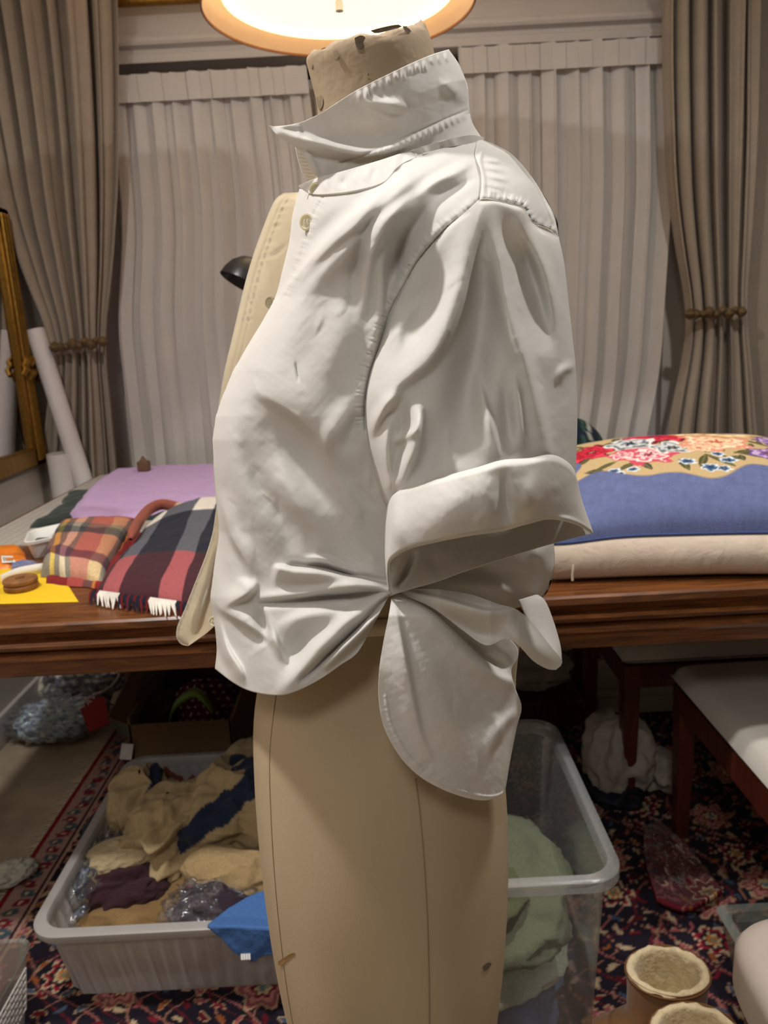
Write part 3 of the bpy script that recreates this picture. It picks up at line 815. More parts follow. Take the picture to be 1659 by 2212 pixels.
# cap folds fanning from the shoulder point
d += ST(px, py, [(1040, 440), (1010, 560), (985, 670), (930, 770), (860, 830), (835, 870)], [3 * mm, 9 * mm, 11 * mm, 9 * mm, 8 * mm, 4 * mm], 16, 40)
d += ST(px, py, [(1055, 440), (1075, 560), (1100, 680), (1140, 800), (1170, 920), (1185, 985)], [2 * mm, 8 * mm, 10 * mm, 9 * mm, 8 * mm, 5 * mm], 14, 26)
d += ST(px, py, [(1040, 560), (1030, 700), (1010, 850), (985, 970)], [0, -9 * mm, -13 * mm, -8 * mm], 46)
d += ST(px, py, [(1070, 470), (1120, 560), (1160, 640)], -5 * mm, 20)
d += ST(px, py, [(1115, 440), (1160, 540), (1195, 640), (1215, 780)], 5 * mm, 14, 20)
d += ST(px, py, [(1090, 460), (1140, 560), (1170, 660), (1190, 760)], -5 * mm, 14)
d += ST(px, py, [(1030, 800), (1045, 870), (1062, 930), (1075, 990)], 6 * mm, 8, 22)
d += ST(px, py, [(1110, 800), (1120, 880), (1128, 970)], 4.5 * mm, 9, 14)
d += ST(px, py, [(1085, 830), (1095, 900), (1100, 980)], -4 * mm, 14)
d += ST(px, py, [(950, 600), (905, 680), (880, 760)], -5 * mm, 32)
d += ST(px, py, [(915, 640), (870, 700), (850, 780)], 3 * mm, 14)
d += ST(px, py, [(870, 850), (838, 870), (815, 910), (803, 945)], 7 * mm, 9, 14)
d += ST(px, py, [(845, 890), (835, 960), (842, 1040), (848, 1090)], 5 * mm, 8, 12)
d += ST(px, py, [(912, 880), (900, 930), (860, 950), (850, 960)], 5 * mm, 9)
d += ST(px, py, [(905, 870), (902, 950), (880, 1010), (862, 1060)], 8 * mm, 8, 20)
d += ST(px, py, [(870, 870), (870, 950), (850, 1040)], -6 * mm, 16)
d += ST(px, py, [(940, 900), (930, 980), (910, 1050)], -5 * mm, 26)
d += ST(px, py, [(1245, 790), (1215, 800), (1205, 830)], 4 * mm, 10)
d += ST(px, py, [(1150, 480), (1180, 494), (1204, 512)], [-3 * mm, -7 * mm, -4 * mm], 14)
d += ST(px, py, sl_left[:8], [-1 * mm] * 8, 5)
d += ST(px, py, [(1036, 434), (1070, 434), (1105, 442), (1130, 451), (1142, 470), (1152, 486), (1206, 514)], [-3 * mm] * 7, 5)
d += .0012 * fbm(S, .014, 6.0, 3) + .0002 * fbm(S, .09, 7.0, 2)
d += creases(px, py, (830, 560, 1000, 1040), 26, 4, 1.8, .5) + creases(px, py, (1020, 520, 1230, 1000), 34, 5, 1.35, .4)
put('sleeve', S, d, label='sleeve gathered at the shoulder and rolled up')
Pn = PY(px, py, YM - d); Q = Pn.copy(); Q[..., 1] = 2 * YM - Q[..., 1]
grid('sleeve', Q[::4, ::4], M_shirt, shirt, thick=.0008, flip=True)
# inner half of both sleeves
dB = base - rr * .75 * np.sin(np.pi * uu)
Pb = PY(px, py, YM - dB)[::4, ::4]
grid('sleeve_underside', Pb, M_shirt, shirt, thick=.0008, flip=True)
Q = Pb.copy(); Q[..., 1] = 2 * YM - Q[..., 1]
grid('sleeve_underside', Q, M_shirt, shirt, thick=.0008)

# cuff: outer band
nu, nv = 200, 70
u = np.linspace(0, 1, nu); v = np.linspace(0, 1, nv)
cf_top = [(836, 1095), (856, 1058), (900, 1048), (960, 1031), (1030, 1012), (1085, 996), (1140, 992), (1186, 984), (1215, 993), (1238, 1016), (1250, 1060)]
cf_bot = [(842, 1286), (838, 1240), (843, 1212), (880, 1186), (940, 1170), (1010, 1156), (1080, 1146), (1140, 1130), (1190, 1120), (1245, 1132), (1280, 1152)]
cf_l = [(836, 1095), (832, 1150), (834, 1220), (842, 1286)]
cf_r = [(1250, 1060), (1258, 1090), (1280, 1152)]
S = coons(cf_top, cf_r, cf_bot, cf_l, u, v)
px, py = S[..., 0], S[..., 1]
uu, vv = np.meshgrid(u, v)
sn = np.sin(np.pi * uu) ** .7
d = (.150 * (1 - uu) + .130 * uu) + .103 * sn + .010 * np.sin(np.pi * vv) * sn + .004 * vv
d -= .012 * (1 - np.clip(vv / .10, 0, 1)) ** 2                                              # rolled top edge turns in
d -= .006 * np.clip((vv - .94) / .06, 0, 1) ** 2
d += ST(px, py, [(1090, 1010), (1092, 1080), (1098, 1130)], -5 * mm, 12, 30)
d += ST(px, py, [(1150, 1030), (1140, 1080), (1150, 1110)], 5 * mm, 18)
d += ST(px, py, [(860, 1065), (856, 1130), (870, 1190)], 4 * mm, 16)
d += ST(px, py, [(950, 1060), (958, 1110), (950, 1160)], 3 * mm, 40)
d += ST(px, py, [(1165, 1135), (1220, 1122), (1270, 1146)], 3 * mm, 6)
d += ST(px, py, [(1050, 1030), (1060, 1090), (1050, 1140)], 2.5 * mm, 22)
d += .0010 * fbm(S, .02, 8.0, 3) + .0002 * fbm(S, .12, 9.0, 2)
d += creases(px, py, (860, 1010, 1230, 1150), 18, 6, 1.5, .5, .0005)
cuff = put('cuff', S, d, label='deep rolled cuff of the sleeve', thick=.0016)
Pn = PY(px, py, YM - d); Q = Pn.copy(); Q[..., 1] = 2 * YM - Q[..., 1]
grid('cuff', Q[::3, ::3], M_shirt, shirt, thick=.0016, flip=True)
# far wall of the cuff, seen through the opening
ci_top = [(842, 1212), (880, 1150), (960, 1120), (1060, 1095), (1160, 1080), (1230, 1085), (1276, 1140)]
ci_bot = [(842, 1288), (880, 1275), (940, 1258), (1010, 1232), (1090, 1206), (1160, 1184), (1225, 1166), (1280, 1152)]
S = coons(ci_top, [(1276, 1140), (1280, 1152)], ci_bot, [(842, 1212), (840, 1250), (842, 1288)], np.linspace(0, 1, 140), np.linspace(0, 1, 50))
px, py = S[..., 0], S[..., 1]
uu, vv = np.meshgrid(np.linspace(0, 1, 140), np.linspace(0, 1, 50))
d = .150 * (1 - uu) + .132 * uu + .020 * np.sin(np.pi * uu) * (vv - .5) - .002
d += .030 * np.sin(np.pi * uu) * vv
d += ST(px, py, [(895, 1190), (880, 1230), (856, 1272)], -7 * mm, 9)
d += ST(px, py, [(930, 1195), (940, 1225)], -3 * mm, 24)
d += .0006 * fbm(S, .05, 12.0, 3)
put('cuff_lining', S, d)

# ---- collar: leaf standing up, neck band with its button
nu, nv = 190, 100
u = np.linspace(0, 1, nu); v = np.linspace(0, 1, nv)
co_top = [(581, 272), (600, 274), (640, 268), (690, 246), (770, 196), (870, 146), (930, 120), (968, 108)]
co_back = [(968, 108), (990, 140), (1008, 185), (1012, 232), (1020, 268), (1041, 302)]
co_front = [(581, 272), (600, 292), (640, 318), (662, 348), (676, 372), (692, 388)]
co_bot = [(692, 388), (760, 372), (830, 352), (880, 336), (950, 316), (1000, 306), (1041, 302)]
S = coons(co_top, co_back, co_bot, co_front, u, v)
px, py = S[..., 0], S[..., 1]
uu, vv = np.meshgrid(u, v)
def collar_off(px, flare):
    t = (px - 812) / 205.0
    return np.where(t > 0, .0735 * np.sqrt(np.clip(1 - np.clip(t, 0, 1) ** 2.2, 0, 1)), .0735 - .020 * np.clip(-t, 0, 1.3) ** 2) + flare
tb = np.interp(vv, [0, .35, .7, 1], [968, 1008, 1012, 1041])
t = (px - (tb - 205)) / 205
d = np.where(t > 0, .072 * np.sqrt(np.clip(1 - np.clip(t, 0, 1) ** 2.2, 0, 1)), .072) + np.where(px < 760, -.000003 * (760 - px) ** 1.65 * .3, 0)
d += .004 * (1 - vv) + .006 * vv
d += ST(px, py, [(600, 284), (650, 300), (720, 318), (790, 330), (850, 318), (930, 285), (1010, 238)], [3 * mm, 8 * mm, 8 * mm, 6 * mm, 3 * mm, 1 * mm, 1 * mm], 9, 14)   # roll line of the leaf
d += ST(px, py, [(690, 290), (760, 300), (840, 292), (900, 270)], -5 * mm, 30)
d += ST(px, py, [(780, 200), (800, 220), (850, 228), (905, 240)], 4 * mm, 12)
d += ST(px, py, [(950, 170), (985, 200), (1005, 225)], 3 * mm, 14)
d += ST(px, py, [(905, 215), (880, 232), (850, 250)], -2.5 * mm, 16)
for k in range(13):
    x = 775 + k * 15.5; y = np.interp(x, [770, 870, 968], [196, 146, 108])
    d += ST(px, py, [(x, y + 3), (x + 5, y + 24 + 5 * math.sin(k * 2.3))], (1.5 + .6 * math.sin(k * 1.7)) * mm, 3.6)
for k in range(16):
    x = 820 + k * 12; y = np.interp(x, [740, 850, 1015], [345, 308, 235])
    d += ST(px, py, [(x, y + 2), (x + 2, y + 20)], 1.2 * mm, 3.6)
d += ST(px, py, [(735, 352), (800, 330), (870, 300), (940, 268), (1015, 235)], [-1.2 * mm] * 5, 3)      # stitch line
d += ST(px, py, [(592, 278), (640, 274), (648, 300)], 1.5 * mm, 5)
d += ST(px, py, [(655, 318), (672, 345), (690, 380)], 2 * mm, 5)
d += .0006 * fbm(S, .05, 14.0, 3)
put('collar_leaf', S, d, thick=.0014)
Pc = PY(px, py, YM - d); Q = Pc.copy(); Q[..., 1] = 2 * YM - Q[..., 1]
xr_ = float(PY(720, 330, YM)[0]); Q[..., 0] += np.clip(xr_ - Q[..., 0], 0, 1) * .45 ; Q[..., 2] += np.clip(xr_ - Pc[..., 0], 0, 1) * .25
grid('collar_leaf', Q[::2, ::2], M_shirt, shirt, thick=.0014, flip=True)
S2 = ruled([(637, 314), (644, 345), (653, 372), (662, 392)], [(720, 330), (724, 350), (728, 372), (730, 395)], np.linspace(0, 1, 30), np.linspace(0, 1, 50))
d2 = -.030 - .02 * np.linspace(0, 1, 30)[None, :] + 0 * S2[..., 0]
for k in range(9):
    y = 322 + k * 8; d2 = d2 + ST(S2[..., 0], S2[..., 1], [(640 + k * 2.6, y), (662 + k * 2.6, y + 4)], 1.2 * mm, 2.6)
put('collar_point', S2, d2, thick=.0014)
# neck band
cb_top = [(646, 401), (668, 391), (692, 384), (760, 366), (830, 345), (880, 328), (950, 306), (1010, 292), (1043, 296)]
cb_bot = [(646, 404), (668, 418), (700, 421), (765, 414), (828, 396), (868, 356), (955, 322), (1010, 312), (1043, 306)]
S = ruled(cb_top, cb_bot, np.linspace(0, 1, 30), np.linspace(0, 1, 190))
px, py = S[..., 0], S[..., 1]
t = np.clip((px - 835) / 207.0, -1, 1)
d = np.where(t > 0, .080 * np.sqrt(np.clip(1 - t ** 2.2, 0, 1)), .080 - .016 * np.abs(t)) + .003
d = np.maximum(d, body_off(px, py) + .003 * (px < 900))
for k in range(14):
    x = 705 + k * 21; y = np.interp(x, [700, 830, 880, 1010], [402, 372, 340, 302])
    d += ST(px, py, [(x, y - 12), (x + 6 * math.sin(k * 2.1), y + 14)], 2.2 * mm * math.sin(k * 1.9 + 1), 7)
d += .0005 * fbm(S, .06, 15.0, 3)
put('neck_band', S, d, mirror=True, thick=.0014)

# ---- far front edge, hanging open, tinted as if lit from behind
fl_l = [(612, 418), (597, 430), (585, 452), (566, 500), (545, 560), (528, 620), (514, 680), (500, 740), (486, 800), (474, 870), (466, 930)]
fl_r = [(760, 410), (735, 440), (720, 470), (705, 520), (690, 580), (675, 640), (660, 690), (640, 740), (620, 800), (600, 870), (590, 930)]
S = ruled(fl_l, fl_r, np.linspace(0, 1, 70), np.linspace(0, 1, 150))
px, py = S[..., 0], S[..., 1]
uu = np.linspace(0, 1, 70)[None, :]
d = -.016 - .075 * uu ** .75 + 0 * py
d += ST(px, py, [(x + 15, y) for x, y in fl_l], [1.0 * mm] * 11, 2.5) + ST(px, py, [(x + 26, y) for x, y in fl_l], [.8 * mm] * 11, 2.2)
for k in range(16):
    y = 440 + k * 17; x = np.interp(y, [430, 560, 680, 800], [600, 548, 516, 488]) + 8
    d += ST(px, py, [(x, y), (x + 26, y - 5)], 1.3 * mm * (1 + .5 * math.sin(k * 2.7)), 4.5)
d += ST(px, py, [(566, 558), (600, 545), (625, 520)], 2 * mm, 5)
d += .0007 * fbm(S, .06, 16.0, 3)
put('far_front_edge', S, d, m=M_cream, label='inside of the open front edge, tinted as if lit from behind')
S = ruled([(466, 930), (462, 1000), (468, 1090)], [(590, 930), (590, 1000), (590, 1090)], np.linspace(0, 1, 20), np.linspace(0, 1, 40))
put('far_front_panel', S, -.016 - .09 * np.linspace(0, 1, 20)[None, :] ** .8 + 0 * S[..., 0], m=M_cream)
# its loose tail
ft_l = [(472, 1075), (466, 1110), (460, 1150), (445, 1200), (420, 1262), (398, 1318), (384, 1350), (381, 1374), (390, 1390), (406, 1395)]
ft_r = [(480, 1075), (482, 1110), (482, 1150), (482, 1200), (482, 1262), (480, 1318), (472, 1340), (452, 1362), (428, 1380), (406, 1395)]
S = ruled(ft_l, ft_r, np.linspace(0, 1, 60), np.linspace(0, 1, 120))
px, py = S[..., 0], S[..., 1]
d = -.012 - .030 * np.linspace(0, 1, 60)[None, :] + 0 * py
d += ST(px, py, [(470, 1180), (452, 1260), (432, 1330), (420, 1385)], 9 * mm, 14, 6)
d += ST(px, py, [(425, 1300), (414, 1340), (416, 1370)], -5 * mm, 8)
d += ST(px, py, [(x + 5, y) for x, y in ft_l], [1.2 * mm] * 10, 3, rip=40, ripamp=.5 * mm, ripw=5)
d += .0006 * fbm(S, .06, 17.0, 3)
put('front_tail', S, d, m=M_cream, label='loose rounded tail of the open front')

# ---- tails at the back, fanning out of the tie
nu, nv = 130, 200
u = np.linspace(0, 1, nu); v = np.linspace(0, 1, nv)
tl = [(848, 1278), (840, 1330), (828, 1390), (819, 1450), (818, 1510), (830, 1572), (862, 1632), (905, 1676), (958, 1706), (1010, 1724), (1052, 1728), (1086, 1714)]
tr = [(852, 1276), (930, 1300), (1010, 1330), (1070, 1360), (1112, 1392), (1118, 1420), (1104, 1448), (1112, 1485), (1126, 1526), (1116, 1570), (1102, 1640), (1092, 1700)]
S = ruled(tl, tr, u, v)
px, py = S[..., 0], S[..., 1]
base = np.interp(py, [1270, 1330, 1450, 1600, 1730], [.128, .165, .178, .184, .186])
tt = np.clip((px - 835) / 270, -1, 1.2)
d = base * np.sqrt(np.clip(1 - .52 * np.clip(tt, 0, 1.2) ** 2, 0.05, 1))
d += ST(px, py, [(852, 1282), (930, 1330), (985, 1380), (1060, 1450), (1108, 1475)], [2 * mm, 8 * mm, 11 * mm, 9 * mm, 5 * mm], 8, 36)
d += ST(px, py, [(940, 1320), (1010, 1390), (1090, 1440)], [0, -9 * mm, -5 * mm], 16)
d += ST(px, py, [(852, 1290), (905, 1420), (960, 1560), (1000, 1660)], [2 * mm, 6 * mm, 6 * mm, 2 * mm], 60)
d += ST(px, py, [(850, 1300), (880, 1460), (905, 1580), (930, 1640)], [1 * mm, 5 * mm, 4 * mm, 1 * mm], 9, 26)
d += ST(px, py, [(1060, 1520), (1080, 1580), (1052, 1626), (1070, 1628)], 3 * mm, 8, 14)
d += ST(px, py, [(1122, 1530), (1080, 1570), (1050, 1620)], 4 * mm, 12)
d += ST(px, py, [(x + 14, y - 8) for x, y in tl[4:]], [.9 * mm] * 8, 3, rip=26, ripamp=.22 * mm, ripw=10)
d += .0013 * fbm(S, .014, 21.0, 3) + .0003 * fbm(S, .1, 22.0, 3)
d += creases(px, py, (840, 1320, 1090, 1700), 16, 7, 1.1, .6, .0005)
put('back_tail', S, d, label='long rounded back tail below the tie')
# side flap
fp_t = [(852, 1274), (930, 1272), (1010, 1282), (1080, 1306), (1118, 1318), (1150, 1346), (1186, 1392), (1212, 1424), (1211, 1438)]
fp_b = [(852, 1280), (930, 1310), (1000, 1362), (1050, 1394), (1090, 1380), (1118, 1392), (1150, 1426), (1180, 1444), (1200, 1447)]
S = ruled(fp_t, fp_b, np.linspace(0, 1, 90), np.linspace(0, 1, 190)).transpose(1, 0, 2)
px, py = S[..., 0], S[..., 1]
d = np.interp(px, [850, 950, 1060, 1120, 1215], [.130, .168, .172, .160, .120])
d += ST(px, py, [(860, 1276), (960, 1298), (1050, 1322), (1110, 1318)], [2 * mm, 6 * mm, 8 * mm, 5 * mm], 7, 24)
d += ST(px, py, [(1080, 1340), (1140, 1390), (1195, 1436)], 8 * mm, 26)
d += ST(px, py, [(960, 1322), (1030, 1370), (1090, 1370)], -5 * mm, 16)
d += ST(px, py, [(1118, 1300), (1125, 1325)], 4 * mm, 8)
d += .0008 * fbm(S, .03, 24.0, 3)
put('side_flap', S, d)
fb_l = [(1120, 1296), (1135, 1330), (1160, 1372), (1190, 1410), (1204, 1440)]
fb_r = [(1160, 1284), (1178, 1300), (1196, 1345), (1210, 1395), (1213, 1430)]
S = ruled(fb_l, fb_r, np.linspace(0, 1, 40), np.linspace(0, 1, 90))
px, py = S[..., 0], S[..., 1]
d = np.interp(py, [1284, 1440], [.10, .108]) - .05 * np.linspace(0, 1, 40)[None, :] ** 1.5 + .0006 * fbm(S, .05, 25.0, 3)
put('flap_underside', S, d)
S = ruled([(1085, 1375), (1090, 1420), (1098, 1460), (1105, 1500)], [(1122, 1392), (1118, 1424), (1114, 1460), (1113, 1486)], np.linspace(0, 1, 30), np.linspace(0, 1, 60))
put('tail_underside', S, .085 - .02 * np.linspace(0, 1, 30)[None, :] + 0 * S[..., 0], m=M_cream)
# far half of the lower hem (hidden from here)
S = coons([(560, 1240), (846, 1240)], [(846, 1240), (860, 1320)], [(500, 1440), (600, 1480), (860, 1320)], [(560, 1240), (500, 1440)], np.linspace(0, 1, 30), np.linspace(0, 1, 30))
Q = PY(S[..., 0], S[..., 1], YM - body_off(S[..., 0], S[..., 1])); Q[..., 1] = 2 * YM - Q[..., 1]
grid('far_hem', Q, M_shirt, shirt, thick=.0008, flip=True)

# ---- buttons: rimmed discs with four holes
M_btn = mat('ivory_button', (246, 238, 206), 0.35, var=.05, spec=.5, trans=.3)
M_thr = mat('button_thread', (240, 236, 224), 0.8)
def button(px, py, off, r, nrm):
    c = PY(px, py, YM - off); nrm = np.array(nrm, float); nrm /= np.linalg.norm(nrm)
    a = np.cross(nrm, [0, 0, 1.0]); a /= np.linalg.norm(a); e = np.cross(nrm, a)
    b = MB(); rings = []
    for rad, h in ((.3, -.0006), (r, -.0006), (r * 1.02, .0004), (r * .97, .0016), (r * .80, .0018), (r * .68, .0008), (r * .05, .0007)):
        rad = min(rad, r * 1.02)
        rings.append([c + nrm * h + rad * (math.cos(q) * a + math.sin(q) * e) for q in np.linspace(0, 2 * math.pi, 28, endpoint=False)])
    b.loft(rings, True); o = b.build('button', M_btn, shirt)
    b = MB()
    for k in (-1, 1):
        b.tube([c + nrm * .0012 + a * k * r * .22 - e * r * .3, c + nrm * .0020 + a * k * r * .22, c + nrm * .0012 + a * k * r * .22 + e * r * .3], .0005, 6)
    b.build('thread', M_thr, o)
o1 = float(body_off(np.array(663.), np.array(480.)))
button(663, 480, o1 + .004, .0066, (-.55, -1, .1))
button(684, 410, .079, .0058, (-.1, -1, -.55))
button(584, 654, -.020, .0056, (-.5, -.9, .1))
button(462, 1342, -.005, .0054, (-.3, -.9, .2))
# ------------------------------------------------------------------ the big table
TZ = 0.78
M_table = wood('table_walnut', (62, 33, 16), (138, 84, 42), 0.28, axis='X')
yf = float(PZ(600, 1322, TZ)[1])
TXL, TXR, TYB = -1.06, 1.30, 2.84
table = thing('work_table', (0.1, 2.0, 0), 'large dark walnut work table with moulded edge', 'table')
b = MB()
e = [(0, TZ - .004), (.004, TZ), (TYB - yf, TZ), (TYB - yf, TZ - .02), (.006, TZ - .02), (0, TZ - .016)]
b.loft([[(x, yf + d, z) for d, z in e] for x in (TXL, TXR)], True)
b.build('table_top', M_table, table, smooth=False)
pr = [(.010, TZ - .0205), (.016, TZ - .034), (.006, TZ - .037), (.002, TZ - .043), (.004, TZ - .050), (.013, TZ - .055), (.017, TZ - .058), (.008, TZ - .061), (.007, TZ - .072), (.014, TZ - .080), (.018, TZ - .106), (.045, TZ - .106), (.045, TZ - .0205)]
b = MB()
b.loft([[(x, yf + d, z) for d, z in pr] for x in (TXL + .01, TXR - .01)], True)
b.build('apron', M_table, table, smooth=False)
b = MB(); b.box((TXL + .02, TYB - .05, TZ - .106), (TXR - .02, TYB - .02, TZ - .0205)); b.build('apron', M_table, table, smooth=False)
for xx in (TXL + .02, TXR - .05):
    b = MB(); b.box((xx, yf + .046, TZ - .106), (xx + .03, TYB - .051, TZ - .0205)); b.build('apron', M_table, table, smooth=False)
for xx, yy in ((TXL + .02, yf + .05), (TXR - .12, yf + .05), (float(PY(297, 1450, 2.32)[0]) - .035, 2.285), (TXR - .12, 2.285)):
    if True:
        b = MB(); c = (xx + .035, yy + .035)
        b.loft([[(c[0] + a * k, c[1] + d * k, z) for a, d in ((-1, -1), (1, -1), (1, 1), (-1, 1))] for z, k in ((0, .025), (.1, .03), (.6, .034), (TZ - .107, .034))], True)
        b.build('leg', M_table, table, smooth=False)

# grid cutting mat
def grid_mat():
    m, t, bs, out = nt('printed_grid_mat')
    tc = N(t, 'ShaderNodeTexCoord'); br = N(t, 'ShaderNodeTexBrick')
    br.offset = 0.0; br.inputs['Scale'].default_value = 1.0
    br.inputs['Brick Width'].default_value = .025; br.inputs['Row Height'].default_value = .025; br.inputs['Mortar Size'].default_value = .0013
    br.inputs['Color1'].default_value = (*lin((188, 184, 176)), 1); br.inputs['Color2'].default_value = (*lin((182, 178, 170)), 1); br.inputs['Mortar'].default_value = (*lin((138, 134, 128)), 1)
    t.links.new(tc.outputs['Object'], br.inputs['Vector']); t.links.new(br.outputs[0], bs.inputs['Base Color'])
    bs.inputs['Roughness'].default_value = .5
    return m
mat_front = float(PZ(0, 1183, TZ)[1])
o = MB().box((TXL + .015, mat_front, TZ + .0005), (0.55, TYB - .03, TZ + .0035)).build('cutting_mat', grid_mat(), smooth=False)
tag(o, 'pale grey gridded cutting mat on the work table', 'cutting mat')
ZM = TZ + .0035

# ------------------------------------------------------------------ cloth on the table
def quadgrid(q, nu, nv):
    q = [np.array(p, float) for p in q]
    u, v = np.meshgrid(np.linspace(0, 1, nu), np.linspace(0, 1, nv))
    return ((1 - u) * (1 - v))[..., None] * q[0] + (u * (1 - v))[..., None] * q[1] + (u * v)[..., None] * q[2] + ((1 - u) * v)[..., None] * q[3], u, v

def pad(name, quad, z0, h, mt, parent=None, nu=90, nv=70, colfn=None, rough=.004, rs=40, seed=0.0, edge=10, tilt=None, wob=.006):
    """folded soft cloth: quad = four pixel corners (back-left, back-right, front-right, front-left) on the level z0"""
    Q = [PZ(px, py, z0) for px, py in quad]
    B, u, v = quadgrid(Q, nu, nv)
    ed = lambda t: np.clip(1 - np.abs(2 * t - 1) ** edge, 0, 1) ** .5
    k = ed(u) * ed(v)
    if wob:
        B[..., 0] += wob * fbm(np.stack([u * 2, v * 2], -1), 3, seed + 5) * 1.0; B[..., 1] += wob * fbm(np.stack([u * 2, v * 2], -1), 3, seed + 6)
    hh = h if not callable(h) else h(u, v)
    T = B.copy(); T[..., 2] = z0 + (hh + rough * fbm(B, rs, seed)) * k
    Lw = B.copy(); Lw[..., 2] = z0 - .0002 + .0001 * k
    n = nu * nv
    F = np.vstack([gfaces(nv, nu), gfaces(nv, nu)[:, ::-1] + n])
    c = None
    if colfn is not None:
        c0 = colfn(u, v); c = np.vstack([c0.reshape(-1, 3), c0.reshape(-1, 3)])
    return mk(name, np.vstack([T.reshape(-1, 3), Lw.reshape(-1, 3)]), F[:, ::-1].copy(), mt, parent, col=c)

def stripes(t, tab):
    """tab: list of (end position, colour)"""
    out = np.zeros(t.shape + (3,)); p = -9
    for e, c in tab:
        m = (t >= p) & (t < e); out[m] = lin(c); p = e
    return out

def plaid(tabu, tabv, mix=.5):
    def f(u, v):
        a, c = stripes(u, tabu), stripes(v, tabv)
        return a ** mix * c ** (1 - mix)
    return f

M_wool = mat('woven_wool', (200, 200, 200), 0.95, var=0.28, vscale=420, bump=0.5, bscale=600, vcol=True, sheen=0.05)
M_cottonc = mat('painted_cotton', (200, 200, 200), 0.9, var=0.05, vscale=60, bump=0.15, bscale=900, vcol=True)
M_green = mat('dark_green_wool', (22, 44, 38), 0.95, var=.2, vscale=60, bump=.3, sheen=.2)
M_lilac = mat('lilac_jersey', (200, 166, 214), 0.9, var=.04, vscale=20, bump=.1, sheen=.2)

o = pad('green_cloth', [(150, 1062), (520, 1040), (520, 1112), (72, 1140)], ZM, .012, M_green, seed=1.0, edge=8, wob=.02)
tag(o, 'dark green folded cloth lying under the lilac fabric', 'cloth')
# lilac fabric: draped sheet
q = coons([(246, 1008), (330, 1002), (440, 1000), (560, 998)], [(560, 998), (560, 1095)], [(142, 1108), (200, 1122), (262, 1116), (330, 1102), (400, 1092), (470, 1090), (560, 1095)], [(246, 1008), (190, 1050), (142, 1108)], np.linspace(0, 1, 150), np.linspace(0, 1, 110))
B = PZ(q[..., 0], q[..., 1], ZM + .022)
uu, vv = np.meshgrid(np.linspace(0, 1, 150), np.linspace(0, 1, 110))
B[..., 2] += .003 * fbm(B, 9, 3.) + .0016 * fbm(B, 30, 4.) - .014 * (1 - np.clip(vv / .05, 0, 1)) - .016 * np.clip((vv - .93) / .07, 0, 1) ** 2 - .016 * np.clip((.05 - uu) / .05, 0, 1)
B[..., 2] += .012 * ST(q[..., 0], q[..., 1], [(240, 1010), (200, 1060), (160, 1100)], .5, 12) + ST(q[..., 0], q[..., 1], [(395, 1080), (430, 1074), (470, 1082)], .006, 6)
B[..., 2] += ST(q[..., 0], q[..., 1], [(155, 1095), (200, 1108), (250, 1108)], .006, 8)
o = grid('lilac_fabric', B, M_lilac, thick=.004)
tag(o, 'lilac jersey fabric spread out on the work table', 'fabric')

# small brown weight on the lilac
p = PZ(312, 1017, ZM + .026)
t = thing('pattern_weight', tuple(p), 'small brown wooden weight standing on the lilac fabric', 'weight')
M_brn = mat('brown_wood_small', (104, 78, 56), 0.6, var=.2, vscale=80)
MB().box((p[0] - .021, p[1] - .015, p[2]), (p[0] + .021, p[1] + .015, p[2] + .036), .004).build('body', M_brn, t)
b = MB(); b.lathe([(.001, .036), (.012, .036), (.009, .044), (.004, .047), (.005, .052), (.001, .053)], tuple(p), 16); b.build('knob', M_brn, t)

# tray
t = thing('plastic_tray', tuple(PZ(95, 1205, TZ)), 'white plastic tray beside the folded plaid scarf', 'tray')
M_wp = mat('white_plastic', (232, 232, 228), 0.4, var=.02, spec=.4)
Qb = [PZ(72, 1184, TZ + .002), PZ(150, 1166, TZ + .002), PZ(152, 1192, TZ + .002), PZ(62, 1212, TZ + .002)]
cb = sum(Qb) / 4
def rr_ring(Q, k, z, n=6, r=.22):
    """rounded quadrilateral ring"""
    c = sum(Q) / 4; C = [c + (p - c) * k for p in Q]; out = []
    for i in range(4):
        a, p0, d = C[i - 1], C[i], C[(i + 1) % 4]
        s, e_ = p0 + (a - p0) * r, p0 + (d - p0) * r
        for w in np.linspace(0, 1, n):
            out.append((1 - w) ** 2 * s + 2 * w * (1 - w) * p0 + w * w * e_)
    return [(float(x), float(y), float(z)) for x, y, _ in out]
b = MB(); z0 = TZ + .001
b.loft([rr_ring(Qb, .82, z0), rr_ring(Qb, 1.0, z0 + .036), rr_ring(Qb, 1.10, z0 + .038), rr_ring(Qb, 1.12, z0 + .045), rr_ring(Qb, 1.06, z0 + .046), rr_ring(Qb, .98, z0 + .042), rr_ring(Qb, .80, z0 + .004)], True)
b.build('tray_body', M_wp, t)
b = MB(); a = cb + np.array([.00, .0, .030]); b.box(tuple(a - np.array([.03, .008, .004])), tuple(a + np.array([.06, .008, .0])), .001); b.build('black_insert', mat('black_plastic', (18, 18, 20), .4), t)

# folded red and yellow plaid scarf
RED, ROSE, YEL, CRM, GRY, NVY, BUR, TAN = (128, 30, 32), (176, 96, 82), (222, 186, 60), (226, 212, 180), (96, 92, 86), (34, 36, 47), (74, 30, 48), (206, 172, 116)
tu = [(.05, GRY), (.14, GRY), (.22, YEL), (.32, GRY), (.42, CRM), (.50, GRY), (.78, ROSE), (.95, TAN), (9, GRY)]
tv = [(.12, RED), (.30, ROSE), (.38, GRY), (.50, NVY), (.70, ROSE), (.78, ROSE), (.90, BUR), (9, CRM)]
scarf = thing('plaid_scarf', tuple(PZ(200, 1230, TZ)), 'folded wool scarf in rust, yellow and cream plaid', 'scarf')
pad('folded_layers', [(128, 1150), (300, 1128), (224, 1262), (88, 1246)], TZ + .004, lambda u, v: .040 + .008 * np.sin(3 * u + 1), M_wool, scarf, 130, 110, plaid(tu, tv, .55), seed=7., edge=7, rough=.003)
